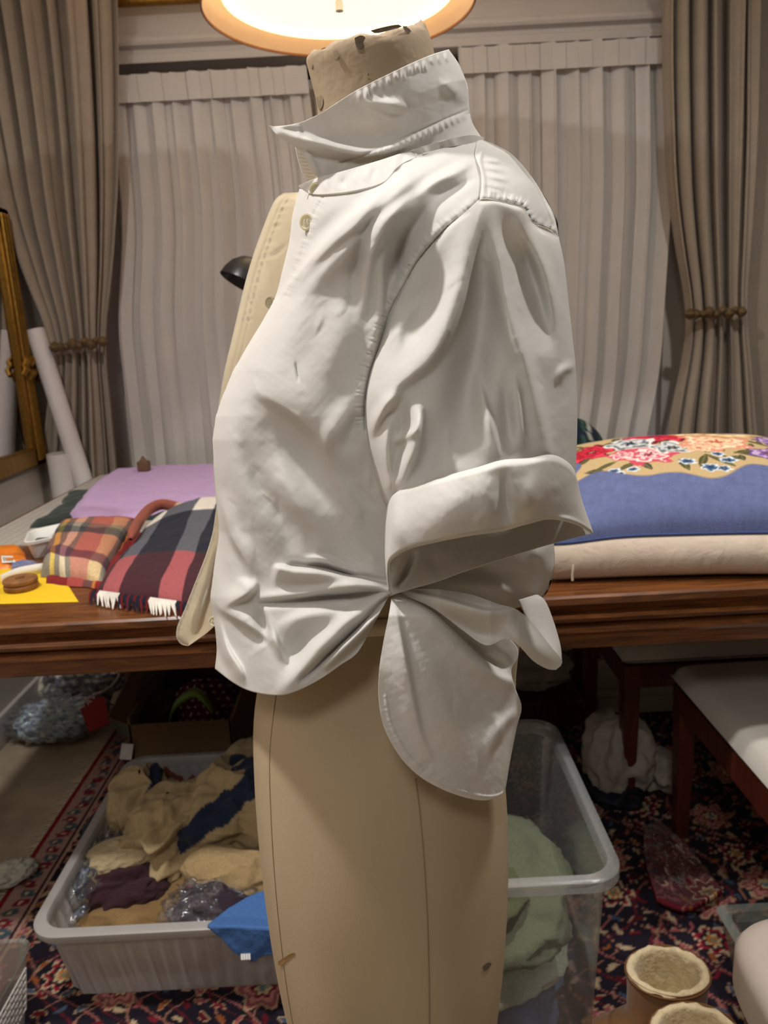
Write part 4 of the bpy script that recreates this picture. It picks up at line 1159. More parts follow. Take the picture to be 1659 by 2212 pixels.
pad('inner_layer', [(120, 1180), (330, 1150), (235, 1272), (96, 1262)], TZ + .002, .012, M_wool, scarf, 60, 50, plaid([(.4, RED), (.6, ROSE), (.75, GRY), (.8, YEL), (9, RED)], [(9, RED)], .7), seed=8., edge=7)
# its turned-up edge
path = [(282, 1166), (300, 1132), (322, 1106), (350, 1094), (382, 1100), (412, 1108), (440, 1110)]
C3 = crv([PZ(x, y, TZ + .05) for x, y in path], 60)
prof = np.array([(-.012, 0), (-.011, .012), (-.004, .019), (.004, .019), (.011, .012), (.012, 0), (.004, -.008), (-.004, -.008)])
tang = np.gradient(C3, axis=0); tang /= np.linalg.norm(tang, axis=1)[:, None]
side = np.cross(tang, [0, 0, 1.0]); side /= np.linalg.norm(side, axis=1)[:, None]
tp_ = np.clip(np.minimum(np.arange(60), np.arange(60)[::-1]) / 5.0, .06, 1) ** .5
prof = prof[None] * tp_[:, None, None]
Pp = C3[:, None] + side[:, None] * prof[:, :, :1] + np.array([0, 0, 1.0]) * prof[:, :, 1:]
cc = np.broadcast_to(lin((150, 82, 66)), Pp.shape).copy(); cc[48:54] = lin((206, 180, 140))
grid('turned_edge', Pp, M_wool, scarf, wu=True, col=cc)

# big navy, grey and red plaid blanket with fringe
WHT, DGR = (222, 216, 204), (104, 104, 110)
tu = [(.08, NVY), (.22, WHT), (.50, NVY), (.66, WHT), (9, NVY)]
tv = [(.10, NVY), (.30, WHT), (.72, NVY), (9, (120, 30, 36))]
blk = thing('plaid_blanket', tuple(PZ(380, 1280, TZ)), 'folded navy, grey and red plaid blanket with white fringe', 'blanket')
quad = [(330, 1140), (560, 1096), (500, 1332), (196, 1290)]
hfun = lambda u, v: .016 + .058 * np.sin(np.pi * np.clip(u * .85 + .05, 0, 1)) ** .8 * np.clip(1.15 - v * 1.0, 0, 1) + .01 * v
pad('folded_layers', quad, TZ + .002, hfun, M_wool, blk, 150, 130, plaid(tu, tv, .5), seed=9., edge=9, rough=.004, rs=26)
fr_m = mat('fringe_wool', (200, 200, 200), .95, vcol=True)
E0, E1 = PZ(196, 1288, TZ + .012), PZ(500, 1330, TZ + .012)
rng = random.Random(4)
for k in range(64):
    a = k / 63; p = E0 + (E1 - E0) * a
    cc = lin(WHT) if (.10 < a < .26 or .50 < a < .68) else lin((40, 30, 44) if rng.random() < .7 else (110, 22, 30))
    m_f = mat('fringe_white', (226, 222, 212), .95) if (.05 < a < .22 or .44 < a < .62) else (mat('fringe_navy', (30, 28, 44), .95) if k % 3 else mat('fringe_red', (104, 20, 28), .95))
    b = MB(); dx = rng.uniform(-.006, .006); L = rng.uniform(.016, .028)
    p[2] = TZ + .014
    b.tube([p + np.array([0, .012, .006]), p + np.array([0, 0, .004]), p + np.array([dx * .5 + .004, -L * .5, -.003]), p + np.array([dx + .008, -L, -.011])], [.0022, .0024, .002, .0008], 6)
    b.build('fringe_tassel', m_f, blk)

# yellow card, wooden reel, tape, packets
o = pad('yellow_card', [(-60, 1222), (120, 1222), (170, 1300), (-60, 1306)], TZ + .0004, .0016, mat('yellow_card', (236, 196, 40), .6, var=.03), seed=2, edge=60, rough=0, wob=0)
tag(o, 'yellow card lying under the wooden reel', 'card')
t = thing('wooden_reel', tuple(PZ(48, 1274, TZ)), 'flat brown wooden reel with a centre hole', 'reel')
c0 = PZ(47, 1272, TZ + .002); c0 = tuple(map(float, c0)); M_cork = mat('rough_brown_wood', (136, 92, 54), 0.7, var=.35, vscale=60, bump=.5, bscale=90)
b = MB(); b.lathe([(.009, .0), (.030, .0), (.033, .004), (.033, .010), (.030, .012), (.030, .014), (.033, .016), (.033, .021), (.030, .024), (.010, .024), (.0085, .021), (.0085, .003), (.009, 0)], c0, 44); b.build('disc', M_cork, t)
b = MB(); b.lathe([(.0005, .002), (.0083, .002), (.0083, .006), (.0005, .006)], c0, 20); b.build('hole_shade_disc', mat('hole_shade', (40, 26, 18), .9), t)  # disc coloured dark to stand for the shade inside the hole
b = MB(); P0 = [PZ(x, y, TZ + .012) for x, y in ((2, 1252), (30, 1240), (60, 1233), (92, 1228), (110, 1226))]
C3 = crv(P0, 30); V = [];
for s_ in (-.012, .012): V.append([(p[0] + 0, p[1] + .0, p[2] + s_ * .8) for p in C3])
for s_ in (.012, -.012): V.append([(p[0] + .002, p[1] + .012, p[2] + s_ * .8) for p in C3])
grid_p = np.array(V).transpose(1, 0, 2)
o = grid('white_tape', grid_p, mat('white_cotton_tape', (232, 228, 218), .85, var=.04), wu=True)
tag(o, 'curved white cotton tape behind the wooden reel', 'tape')
t = thing('orange_packet', tuple(PZ(30, 1210, TZ)), 'orange plastic packet with a white label on the table', 'packet')
pad('sleeve', [(-40, 1186), (44, 1186), (66, 1222), (-40, 1236)], TZ + .002, .012, mat('orange_plastic', (226, 128, 38), .3, var=.1, spec=.5), t, 40, 30, seed=3, edge=14, rough=.004, rs=60)
pad('paper_label', [(2, 1200), (28, 1201), (34, 1214), (4, 1216)], TZ + .0145, .0015, mat('paper_white', (226, 224, 216), .8), t, 12, 10, seed=3, edge=40, rough=0, wob=0)
for k in range(5):
    pad('printed_bar', [(7 + 4.3 * k, 1204), (9 + 4.3 * k, 1204), (10.5 + 4.3 * k, 1212), (8.5 + 4.3 * k, 1212)], TZ + .0163, .0004, mat('ink_black', (40, 38, 38), .8), t, 4, 4, edge=40, rough=0, wob=0)
o = pad('blue_packet', [(20, 1222), (72, 1214), (88, 1226), (24, 1240)], TZ + .0025, .009, mat('blue_clear_plastic', (120, 126, 160), .25, var=.3, vscale=80, spec=.5), None, 30, 20, seed=4, edge=12, rough=.004, rs=80)
tag(o, 'small blue and clear plastic packet beside the tray', 'packet')

# ------------------------------------------------------------------ needlepoint cushion
cu = thing('needlepoint_cushion', tuple(PZ(1500, 1235, TZ)), 'blue cushion with floral needlepoint panel and cream back', 'cushion')
Qc = [np.array(p) for p in ((.385, 1.86, 0), (.985, 1.84, 0), (.935, 1.265, 0), (.300, 1.345, 0))]
ZS = 0.866
n = 300
Bc, u, v = quadgrid(Qc, n, n)
def ext(t): return np.clip(1 - np.abs(2 * t - 1) ** 2.6, 0, 1)
pin = lambda t: .045 * np.sin(np.pi * t)
cxy = sum(Qc) / 4
# sides curve in between the corners
Bc[..., 0] += (1 - 2 * u) * .020 * np.sin(np.pi * v); Bc[..., 1] += -(1 - 2 * v) * .014 * np.sin(np.pi * u)
th = (ext(u) * ext(v)) ** .5
Tp = Bc.copy(); Tp[..., 2] = ZS + .17 * (1 - v) * np.clip(v / .10, 0, 1) ** .5 * ext(u) ** .35 * 0 + .092 * th ** .8 + .0022 * fbm(Bc, 28, 2.) * th
Bt = Bc.copy(); Bt[..., 2] = np.maximum(ZS - .082 * th ** .8, TZ + .0015)
TILT = .10 * np.clip(1 - v, 0, 1) * .5
Tp[..., 2] += TILT; Bt[..., 2] = np.maximum(Bt[..., 2] + TILT * .8, TZ + .0015)
dep = np.clip((ZS - (Bt[..., 2] - TILT)) / (ZS - TZ), 0, 1)
Bt[..., :2] = cxy[:2] + (Bt[..., :2] - cxy[:2]) * (1 + .13 * np.sin(np.pi * np.clip(dep * .95, 0, 1)) ** .8)[..., None]
edge = (u < .012) | (u > .988) | (v < .012) | (v > .988)
# front row sinks with the cloth folds at the corner
for A in (Tp, Bt): A[..., 2] += -.010 * np.exp(-((u - .03) / .12) ** 2 - ((1 - v) / .2) ** 2)
def needlepoint(u, v):
    rng = np.random.RandomState(5)
    blue = np.broadcast_to(lin((98, 108, 150)), u.shape + (3,)).copy()
    blue *= (1 + .10 * fbm(np.stack([u, v], -1), 60, 1.) + .06 * fbm(np.stack([u, v], -1), 240, 2.))[..., None]
    edge_f = .655 + .030 * np.sin(13 * u + 2.1) + .022 * np.sin(27 * u + .4) - .09 * np.clip((.22 - u) / .16, 0, 1) - .10 * np.clip((u - .76) / .16, 0, 1)
    edge_b = .10 + .02 * np.sin(19 * u)
    el = .085 + .018 * np.sin(30 * v + .7); er = .905 + .02 * np.sin(25 * v)
    m = (v < edge_f) & (v > edge_b) & (u > el) & (u < er)
    tan = np.broadcast_to(lin((196, 170, 124)), u.shape + (3,)) * (1 + .13 * np.sin(v * 900))[..., None]
    out = np.where(m[..., None], tan, blue)
    def rose(cu_, cv, r, cols, pet=5, ph=0.0):
        du, dv = (u - cu_) / r, (v - cv) / (r * 1.0); rr = np.hypot(du, dv); an = np.arctan2(dv, du)
        lim = 1 + .13 * np.cos(pet * an + ph) + .05 * np.cos(11 * an)
        s = rr / lim + .10 * np.sin(6 * an + 9 * rr + ph) + .10 * fbm(np.stack([u, v], -1), 70, ph + 1)
        for lo, hi, c in cols:
            k = m & (s >= lo) & (s < hi); out[k] = lin(c)
    def leaf(a, b_, w, c, c2):
        a = np.array(a); b_ = np.array(b_); e_ = b_ - a; L2 = e_.dot(e_)
        q_ = np.clip(((u - a[0]) * e_[0] + (v - a[1]) * e_[1]) / L2, 0, 1)
        dd = np.hypot(u - a[0] - q_ * e_[0], v - a[1] - q_ * e_[1])
        k = m & (dd < w * np.sin(np.pi * np.clip(q_, .02, .98)) ** .7); out[k] = lin(c)
        k = m & (dd < .25 * w) & (q_ > .05) & (q_ < .95); out[k] = lin(c2)
    OL, OL2, OL3 = (74, 74, 44), (112, 106, 62), (60, 66, 60)
    for _ in range(46):
        a = (rng.uniform(.12, .9), rng.uniform(.15, .58)); an = rng.uniform(0, 6.3); L = rng.uniform(.05, .10)
        leaf(a, (a[0] + L * math.cos(an), a[1] + L * math.sin(an)), rng.uniform(.010, .020), OL if rng.rand() < .6 else OL3, OL2)
    for (a0, a1) in (((.30, .52), (.20, .60)), ((.22, .50), (.13, .56)), ((.52, .50), (.47, .62)), ((.52, .50), (.58, .62)), ((.62, .48), (.70, .55)), ((.42, .55), (.43, .64)), ((.80, .45), (.78, .58))):
        leaf(a0, a1, .014, OL, OL2)
    R1 = [(0, .25, (120, 18, 40)), (.25, .5, (206, 36, 60)), (.5, .72, (168, 24, 46)), (.72, .9, (226, 60, 84)), (.9, 1.05, (120, 20, 40))]
    R2 = [(0, .22, (150, 40, 66)), (.22, .42, (236, 204, 204)), (.42, .6, (214, 92, 112)), (.6, .8, (240, 222, 214)), (.8, 1.05, (206, 80, 100))]
    R3 = [(0, .25, (196, 96, 72)), (.25, .5, (244, 212, 172)), (.5, .7, (230, 160, 128)), (.7, .88, (246, 224, 190)), (.88, 1.05, (220, 150, 120))]
    R4 = [(0, .3, (206, 150, 70)), (.3, .6, (244, 226, 184)), (.6, .85, (232, 196, 140)), (.85, 1.05, (196, 150, 100))]
    R5 = [(0, .22, (120, 96, 40)), (.22, .30, (60, 40, 70)), (.30, .62, (130, 92, 160)), (.62, .85, (196, 170, 210)), (.85, 1.05, (110, 76, 140))]
    R6 = [(0, .3, (40, 50, 66)), (.3, .62, (206, 210, 210)), (.62, .85, (110, 120, 126)), (.85, 1.05, (226, 226, 222))]
    rose(.155, .33, .085, R1, 5, .3); rose(.42, .20, .12, R1, 6, 1.); rose(.30, .30, .085, R6, 5, 2.); rose(.33, .47, .090, R2, 6, .4); rose(.25, .44, .05, R2, 5, 1.4)
    rose(.43, .40, .07, R6, 5, 1.); rose(.60, .34, .11, R3, 6, 1.7); rose(.70, .18, .10, R4, 6, .8); rose(.52, .42, .05, R3, 5, .8); rose(.84, .30, .075, R5, 6, .2)
    rose(.735, .50, .062, R5, 6, 1.2); rose(.55, .16, .07, R4, 5, 2.)
    BL = [(0, .35, (30, 40, 70)), (.35, .75, (70, 104, 140)), (.75, 1.05, (216, 226, 232))]
    for a, c_, r in ((.44, .57, .026), (.50, .62, .028), (.56, .50, .022), (.575, .56, .026), (.54, .63, .022), (.26, .60, .020), (.20, .59, .022), (.215, .62, .016)):
        rose(a, c_, r, BL, 5, a * 20)
    k = m & (np.abs(v - edge_f) < .010); out[k] = out[k] * .5 + lin((110, 100, 110)) * .5
    # stitches: quantise into small rows
    return out, m
colt, msk = needlepoint(u, v * .83)
Tp[..., 2] -= .0014 * msk
gt = lambda name, A, m_, c=None, fl=False: grid(name, A, m_, cu, col=c, flip=fl)
M_np = mat('needlepoint_wool', (200, 200, 200), 0.92, var=0.16, vscale=500, bump=0.45, bscale=420, vcol=True)
gt('floral_cover', Tp, M_np, colt, True)
M_creamc = mat('cream_cushion_cotton', (212, 196, 178), 0.9, var=.04, bump=.1, wrinkle=.35)
rim = np.concatenate([Tp[0, :], Tp[1:, -1], Tp[-1, -2::-1], Tp[-2:0:-1, 0]])
cc0 = rim.mean(0); od = rim - cc0; od[:, 2] = 0; od /= np.linalg.norm(od, axis=1)[:, None]
rows = []
for o_, f_ in ((-.004, 1.0), (.004, .93), (.012, .82), (.018, .66), (.019, .5), (.015, .32), (.004, .14), (-.015, .04), (-.05, .015), (-.12, .015), (-.24, .015)):
    R = rim + od * o_; R[:, 2] = TZ + (rim[:, 2] - TZ) * f_ + .0022 * fbm(rim, 26, 4.) * math.sin(math.pi * f_); rows.append(R)
grid('cream_back', np.array(rows)[:, ::2], M_creamc, cu, wu=True)
b = MB(); b.tube(list(rim[::6]) + [rim[0]], .0028, 6, False); b.build('piping', mat('blue_piping', (66, 80, 128), .9, var=.1), cu)
zp = np.array(Tp[-1, 16]) + [0, -.016, -.03]
b = MB(); z1 = zp + np.array([0.004, -.004, -.012]); b.tube([z1 + [0, 0, .006], z1, z1 + [-.0015, 0, -.012], z1 + [-.001, 0, -.024]], [.0012, .0022, .0018, .0022], 8); b.build('zip_pull', mat('zip_cream', (222, 208, 186), .5), cu)
# tartan cushion behind, green cloth below
pc_ = PZ(1262, 985, TZ + .02)
cc_ = np.array([float(PY(1236, 960, 2.25)[0]), 2.25, TZ])
th_ = np.linspace(0, 2 * np.pi, 48, endpoint=False); ph_ = np.linspace(.02, np.pi - .02, 40)
R_ = np.stack([np.sin(ph_)[:, None] * np.cos(th_)[None] * .105, np.sin(ph_)[:, None] * np.sin(th_)[None] * .055, np.broadcast_to(np.cos(ph_)[:, None], (40, 48)) * .135], -1)
R_ *= (1 + .05 * fbm(R_, 20, 3.))[..., None]
zt_ = float(PY(1262, 903, 2.25)[2])
R_[..., 2] = R_[..., 2] + (zt_ - .135 - TZ); R_[..., 2] = np.maximum(R_[..., 2], .004)
ct = np.broadcast_to(lin((16, 36, 34)), R_.shape).copy()
xx, zz = R_[..., 0], R_[..., 2]
ct[(np.abs((zz * 100) % 6 - 3) < .9)] = lin((28, 30, 52)); ct[np.abs(xx - .042) < .004] = lin((168, 172, 160)); ct[np.abs((xx * 100) % 5 - 2.5) < .35] = lin((52, 84, 74))
o = grid('tartan_cushion', R_ + cc_, M_wool, wu=True, col=ct)
tag(o, 'dark green tartan cushion standing behind the blue cushion', 'cushion')
o = pad('green_wrap', [(1150, 1160), (1300, 1160), (1262, 1228), (1150, 1236)], TZ + .0008, .014, M_green, seed=6., edge=8, rough=.002)
tag(o, 'dark green cloth peeking out under the cream cushion corner', 'cloth')

# ------------------------------------------------------------------ desk lamp with black dome
M_blk = mat('black_enamel', (26, 26, 27), 0.28, var=.03, spec=.6)
ld = PY(525, 612, 1.75); bx = PZ(650, 1100, TZ)
base_l = np.array([float(ld[0]) + .16, 1.80, TZ + .004])
t = thing('desk_lamp', tuple(base_l), 'black desk lamp with dome shade behind the shirt front', 'lamp')
ax = np.array([-.55, -.25, -1.0]); ax /= np.linalg.norm(ax)
e1 = np.cross(ax, [0, 1.0, 0]); e1 /= np.linalg.norm(e1); e2 = np.cross(ax, e1)
ldc = PY(535, 606, 1.75)
prf = [(.004, -.050), (.016, -.048), (.034, -.040), (.049, -.024), (.057, -.004), (.060, .012), (.0585, .013), (.055, -.004), (.047, -.022), (.032, -.037), (.004, -.046)]
b = MB(); b.loft([[ldc + r * (math.cos(a) * e1 + math.sin(a) * e2) + ax * h for a in np.linspace(0, 2 * math.pi, 40, endpoint=False)] for r, h in prf], True); b.build('shade', M_blk, t)
top_ = ldc - ax * .05
b = MB(); b.tube([top_, top_ + [.03, .0, .02], base_l + [.02, 0, .38], base_l + [0, 0, .02]], .006, 10); b.build('arm', M_blk, t)
b = MB(); b.lathe([(.001, 0), (.075, 0), (.078, .006), (.070, .016), (.02, .020), (.001, .022)], tuple(base_l), 36); b.build('base', M_blk, t)

# ------------------------------------------------------------------ paper rolls in the corner
M_paper = mat('white_paper', (214, 208, 206), 0.7, var=.02)
a_ = PX(76, 712, -1.235); c_ = PX(182, 1040, -1.125)
dr = c_ - a_; end = a_ + dr * ((a_[2] - .02) / -dr[2])
end[1] = min(max(end[1], 2.3), 2.8)
o = thing('paper_roll', tuple(end), 'long white paper roll leaning in the corner by the drape', 'paper roll')
b = MB(); b.tube([a_, end], .034, 28, False); b.build('paper_sheet', M_paper, o)
b = MB(); dn = (end - a_) / np.linalg.norm(end - a_); b.tube([a_ + dn * .002, end - dn * .002], .0325, 28, True); b.build('end_disc', mat('roll_end', (190, 186, 182), .8), o)
top2 = PX(128, 985, -1.20)
o = thing('paper_roll', (float(top2[0]), float(top2[1]), 0), 'short white paper roll standing behind the long one', 'paper roll')
b = MB(); b.tube([(float(top2[0]), float(top2[1]), .01), (float(top2[0]) - .0, float(top2[1]), float(top2[2]) + .01)], .045, 24, False); b.build('paper_sheet', M_paper, o)
b = MB(); b.tube([(float(top2[0]), float(top2[1]), .012), (float(top2[0]), float(top2[1]), float(top2[2]) + .007)], .043, 24, True); b.build('end_disc', mat('roll_end', (190, 186, 182), .8), o)
# ------------------------------------------------------------------ patterned rug
def rug_colour(x, y):
    """painted pile: dark field with vines, rosettes and leaves; x, y in metres"""
    c = np.broadcast_to(lin((30, 24, 36)), x.shape + (3,)).copy()
    P2 = np.stack([x, y], -1)
    for k, (fx_, col_) in enumerate(((22, (150, 90, 82)), (29, (104, 30, 40)), (37, (150, 104, 88)))):
        w = np.abs(np.sin(fx_ * x + 2.2 * np.sin(fx_ * .7 * y + k) + k) + .35 * np.sin(fx_ * 1.6 * y + 2 * k))
        c[w < .085] = lin(col_)
    def cells(s, seed, fn):
        gx, gy = np.floor(x / s), np.floor(y / s)
        for dx in (-1, 0, 1):
            for dy in (-1, 0, 1):
                ix_, iy_ = gx + dx, gy + dy
                h = np.sin(ix_ * 127.1 + iy_ * 311.7 + seed) * 43758.5453; h1 = h - np.floor(h)
                h = np.sin(ix_ * 269.5 + iy_ * 183.3 + seed * 2) * 43758.5453; h2 = h - np.floor(h)
                h = np.sin(ix_ * 419.2 + iy_ * 371.9 + seed * 3) * 43758.5453; h3 = h - np.floor(h)
                fn(x - (ix_ + .25 + .5 * h1) * s, y - (iy_ + .25 + .5 * h2) * s, h3, h1)
    PAL = [(124, 24, 36), (164, 84, 88), (190, 166, 134), (150, 84, 44), (70, 84, 104), (96, 18, 30)]
    def leaf(dx, dy, h, h1):
        an = h * 6.28; a = dx * np.cos(an) + dy * np.sin(an); b_ = -dx * np.sin(an) + dy * np.cos(an)
        e_ = np.sqrt((a / .012) ** 2 + ((b_ - 18 * a * a) / (.0038 + .002 * h1)) ** 2)
        idx = np.floor(h1 * 6).astype(int)
        for i in range(6):
            k = (idx == i)
            c[k & (e_ < 1.35) & (e_ >= 1.0) & (h > .45)] = lin((170, 140, 112)); c[k & (e_ < 1.0)] = lin(PAL[i])
    cells(.040, 3.1, leaf)
    def rosette(dx, dy, h, h1):
        r = np.hypot(dx, dy); an = np.arctan2(dy, dx)
        R = (.030 + .018 * h) * (1 + .20 * np.cos((6 + np.floor(h1 * 4)) * an)); s = r / R
        for lo, hi, A, B_ in ((.92, 1.05, (206, 180, 150), (190, 150, 120)), (.72, .92, (150, 30, 46), (150, 84, 84)), (.5, .72, (40, 28, 40), (196, 132, 122)), (.34, .5, (206, 190, 150), (120, 26, 38)), (.18, .34, (196, 120, 56), (206, 186, 140)), (0, .18, (110, 130, 110), (110, 130, 130))):
            k = (s >= lo) & (s < hi) & (h1 < .85)
            c[k & (h < .5)] = lin(A); c[k & (h >= .5)] = lin(B_)
    cells(.150, 7.7, rosette)
    return c
def floor_line(px, py): return PZ(px, py, .012)
ea, eb = floor_line(232, 1600), floor_line(8, 1935)          # red edge of the rug
rx0 = float(.5 * (ea[0] + eb[0]))
tilt_r = float((ea[0] - eb[0]) / (ea[1] - eb[1]))
ys = np.concatenate([np.arange(.62, 1.30, .0036), np.arange(1.30, 1.9, .006), np.arange(1.9, 2.76, .012)])
xs = np.concatenate([np.arange(0, 1.0, .0036), np.arange(1.0, 2.2, .006)])
gx, gy = np.meshgrid(xs, ys)
yc = float(.5 * (ea[1] + eb[1]))
RX = rx0 + gx + tilt_r * (gy - yc)
colr = rug_colour(gx, gy)
def band(lo, hi, c1):
    k = (gx >= lo) & (gx < hi); colr[k] = lin(c1)
band(0, .014, (130, 22, 34))
kb = (gx >= .014) & (gx < .075)
tmp = np.broadcast_to(lin((176, 140, 128)), colr.shape).copy()
for sgn, cc1 in ((0, (130, 34, 50)), (1, (70, 92, 100))):
    ph_ = ((gy / .062 + .5 * sgn) % 1) - .5
    e_ = np.hypot((gx - .045 - .008 * np.sin(gy * 50)) / .017, ph_ / .22); a_n = np.arctan2(ph_, gx - .045)
    tmp[(e_ < 1 + .3 * np.cos(5 * a_n)) & (e_ > .35)] = lin(cc1); tmp[e_ < .35] = lin((206, 176, 150))
colr[kb] = tmp[kb]
band(.075, .082, (60, 30, 40)); band(.082, .090, (186, 150, 130))
P = np.stack([RX, gy, .0105 + .0012 * fbm(np.stack([gx, gy], -1), 300, 2., 2)], -1)
M_rug = mat('rug_pile', (200, 200, 200), 0.97, var=.15, vscale=300, bump=.6, bscale=700, vcol=True)
o = thing('patterned_rug', (0.3, 1.6, 0), 'dark floral woven rug with a red border under the table', 'rug')
grid('pile', P, M_rug, o, col=colr)
zz = np.full((2, len(ys)), 0.0); E = np.stack([np.stack([RX[:, 0], ys, ys * 0 + .0012], -1), np.stack([RX[:, 0], ys, ys * 0 + .0105], -1)], 0)
grid('bound_edge', E, mat('red_binding', (120, 20, 30), .9), o)
frv = []; b = MB(); rng = random.Random(9)
for k in range(230):
    y = .66 + k * .0088
    x = rx0 + tilt_r * (y - yc); L = rng.uniform(.018, .045); a = rng.uniform(-.012, .012)
    b.tube([(x + .002, y, .006), (x - L * .5, y + a * .4, .0045), (x - L, y + a, .0018)], [.0022, .0018, .0006], 4)
fo = b.build('fringe', mat('cream_fringe', (196, 178, 150), .95), o); fo['kind'] = 'stuff'

# ------------------------------------------------------------------ crumpled things
def lump(name, c, r, mt, parent=None, seed=0.0, fold=.18, fs=3.0, n=64, colfn=None, flat=True, rz=0.0, zmin=None, sq=2.0, detail=.025):
    """crumpled cloth or bag: rounded body with ridged folds, resting flat at the bottom"""
    th = np.linspace(0, 2 * np.pi, n, endpoint=False); ph = np.linspace(.03, np.pi - .03, n // 2)
    f = lambda w: np.sign(w) * np.abs(w) ** (2 / sq)
    D = np.stack([f(np.sin(ph))[:, None] * f(np.cos(th))[None], f(np.sin(ph))[:, None] * f(np.sin(th))[None], np.broadcast_to(f(np.cos(ph))[:, None], (n // 2, n))], -1)
    rg = 1 - np.abs(fbm(D, fs, seed, 3)) * 1.6
    D = D * (1 + fold * (rg - .35) + detail * fbm(D, fs * 4, seed + 1, 2))[..., None]
    c_ = colfn(D) if colfn else None
    V = D * np.array(r)
    ca, sa = math.cos(rz), math.sin(rz)
    V = np.stack([V[..., 0] * ca - V[..., 1] * sa, V[..., 0] * sa + V[..., 1] * ca, V[..., 2]], -1) + np.array(c)
    if zmin is not None: V[..., 2] = np.maximum(V[..., 2], zmin + .002 * (1 + fbm(V, 60, seed)))
    return grid(name, V, mt, parent, wu=True, col=c_)

M_milky = clear_plastic('milky_plastic', (214, 212, 208), alpha=.62, rough=.3)
M_clear = clear_plastic('clear_film', (235, 238, 242), alpha=.06, rough=.12)
M_box = clear_plastic('clear_box_plastic', (220, 224, 224), alpha=.20, rough=.25)

def rrect(x0, x1, y0, y1, z, r, n=6):
    out = []
    for cx, cy, a0 in ((x1 - r, y0 + r, -90), (x1 - r, y1 - r, 0), (x0 + r, y1 - r, 90), (x0 + r, y0 + r, 180)):
        for a in np.linspace(a0, a0 + 90, n):
            out.append((cx + r * math.cos(math.radians(a)), cy + r * math.sin(math.radians(a)), z))
    return out

def tub(name, x0, x1, y0, y1, h, taper, loc_label, cat, m_body, ribs=0, rimw=.016, r=.05, zb=.0125, riph=.014, pitch=.030):
    t = thing(name, ((x0 + x1) / 2, (y0 + y1) / 2, zb), loc_label, cat)
    def rg(k, z, amp=0.0):
        R = np.array(rrect(x0 + k, x1 - k, y0 + k, y1 - k, z, max(r - k * .5, .012), 8))
        # resample evenly so that ribs can run round the wall
        R = np.vstack([R, R[:1]]); L = np.r_[0, np.cumsum(np.linalg.norm(np.diff(R, axis=0), axis=1))]
        s = np.linspace(0, L[-1], 400, endpoint=False)
        Q = np.stack([np.interp(s, L, R[:, i]) for i in range(3)], -1)
        if amp:
            c = np.array([(x0 + x1) / 2, (y0 + y1) / 2, z]); tg = np.roll(Q, -1, 0) - np.roll(Q, 1, 0); nn = np.stack([tg[:, 1], -tg[:, 0], 0 * tg[:, 0]], -1); nn /= np.linalg.norm(nn, axis=1)[:, None] + 1e-9
            Q = Q + nn * (amp * np.sin(2 * np.pi * s / pitch))[:, None]
        return [tuple(p) for p in Q]
    b = MB(); top = zb + h; a = .0038 if ribs else 0
    b.loft([rg(taper + .012, zb), rg(taper, zb + .012), rg(taper * .85, zb + .02, a), rg(taper * .2, top - .035, a), rg(taper * .1, top - .022)], False)
    base = len(b.v)
    b.add(rg(taper + .012, zb), [tuple(range(399, -1, -1))])
    b.build('wall', m_body, t)
    b = MB()
    b.loft([rg(taper * .1 + .0015, top - .024), rg(-rimw * .7, top - .022), rg(-rimw, top - riph), rg(-rimw, top - .003), rg(-rimw * .7, top), rg(taper * .1, top), rg(taper * .1 + .003, top - .005), rg(taper * .1 + .003, top - .024)], False)
    b.build('rim', m_body, t)
    return t

# ------------------------------------------------------------------ low ribbed storage tray at the left, filled with clothes
zt1 = .205
p1 = PZ(62, 2010, zt1); p2 = PZ(292, 1632, zt1)
bx0 = float(p1[0]) + .012; by0 = float(PZ(300, 2010, zt1)[1]) + .012; by1 = float(PZ(400, 1632, zt1)[1]); bx1 = bx0 + .60
M_milky2 = mat('milky_white_plastic', (204, 200, 196), .35, var=.03, spec=.4, trans=.35, tcol=(200, 196, 190), alpha=.93)
tub('storage_tray', bx0, bx1, by0, by1, zt1 - .0125, .035, 'low ribbed milky plastic storage tray full of clothes on the rug', 'storage box', M_milky2, ribs=1)
M_knit = mat('knit_wool', (200, 200, 200), .95, var=.14, vscale=200, bump=.5, bscale=420, vcol=True, sheen=.1)
BEI, NV2 = (196, 172, 130), (44, 54, 78)
def banded(lo, hi, ax_, c1=BEI, c2=NV2):
    def f(D):
        k = D @ np.array(ax_, float) + .08 * fbm(D, 4, 2.)
        c = np.broadcast_to(lin(c1), D.shape).copy(); c[(k > lo) & (k < hi)] = lin(c2); return c
    return f
plain = lambda c1: (lambda D: np.broadcast_to(lin(c1), D.shape).copy())
def at(px, py, z): return PZ(px, py, z)
def garment(name, px, py, z, r, label, seed, colfn, fold=.30, fs=2.6, rz=0., m=None, **kw):
    o = lump(name, at(px, py, z), r, m or M_knit, None, seed, fold, fs, 170, colfn, rz=rz, zmin=.02, **kw)
    tag(o, label, 'clothing', 'clothes in the storage trays'); return o
garment('folded_jumper', 340, 1960, .075, (.17, .12, .06), 'brown jumper at the bottom of the storage tray', 3., plain((150, 120, 78)), fs=2.)
garment('knitted_jumper', 312, 1745, .16, (.085, .10, .085), 'beige jumper with navy bands lying beside the tray wall', 1., banded(-.35, .15, (.8, -.2, -.6)), rz=.4)
garment('knitted_jumper', 372, 1790, .175, (.090, .13, .085), 'plain beige jumper bunched in the middle of the tray', 2., plain(BEI), rz=-.3)
garment('knitted_jumper', 500, 1760, .175, (.125, .14, .105), 'beige jumper with navy shoulder bands beside the form', 5., banded(.35, .75, (-.5, .1, .85)), rz=.2)
garment('beige_sleeve', 262, 1848, .175, (.075, .045, .035), 'beige sleeve end lying over the bagged grey cloth', 6., plain((204, 184, 146)), fold=.12, rz=.3)
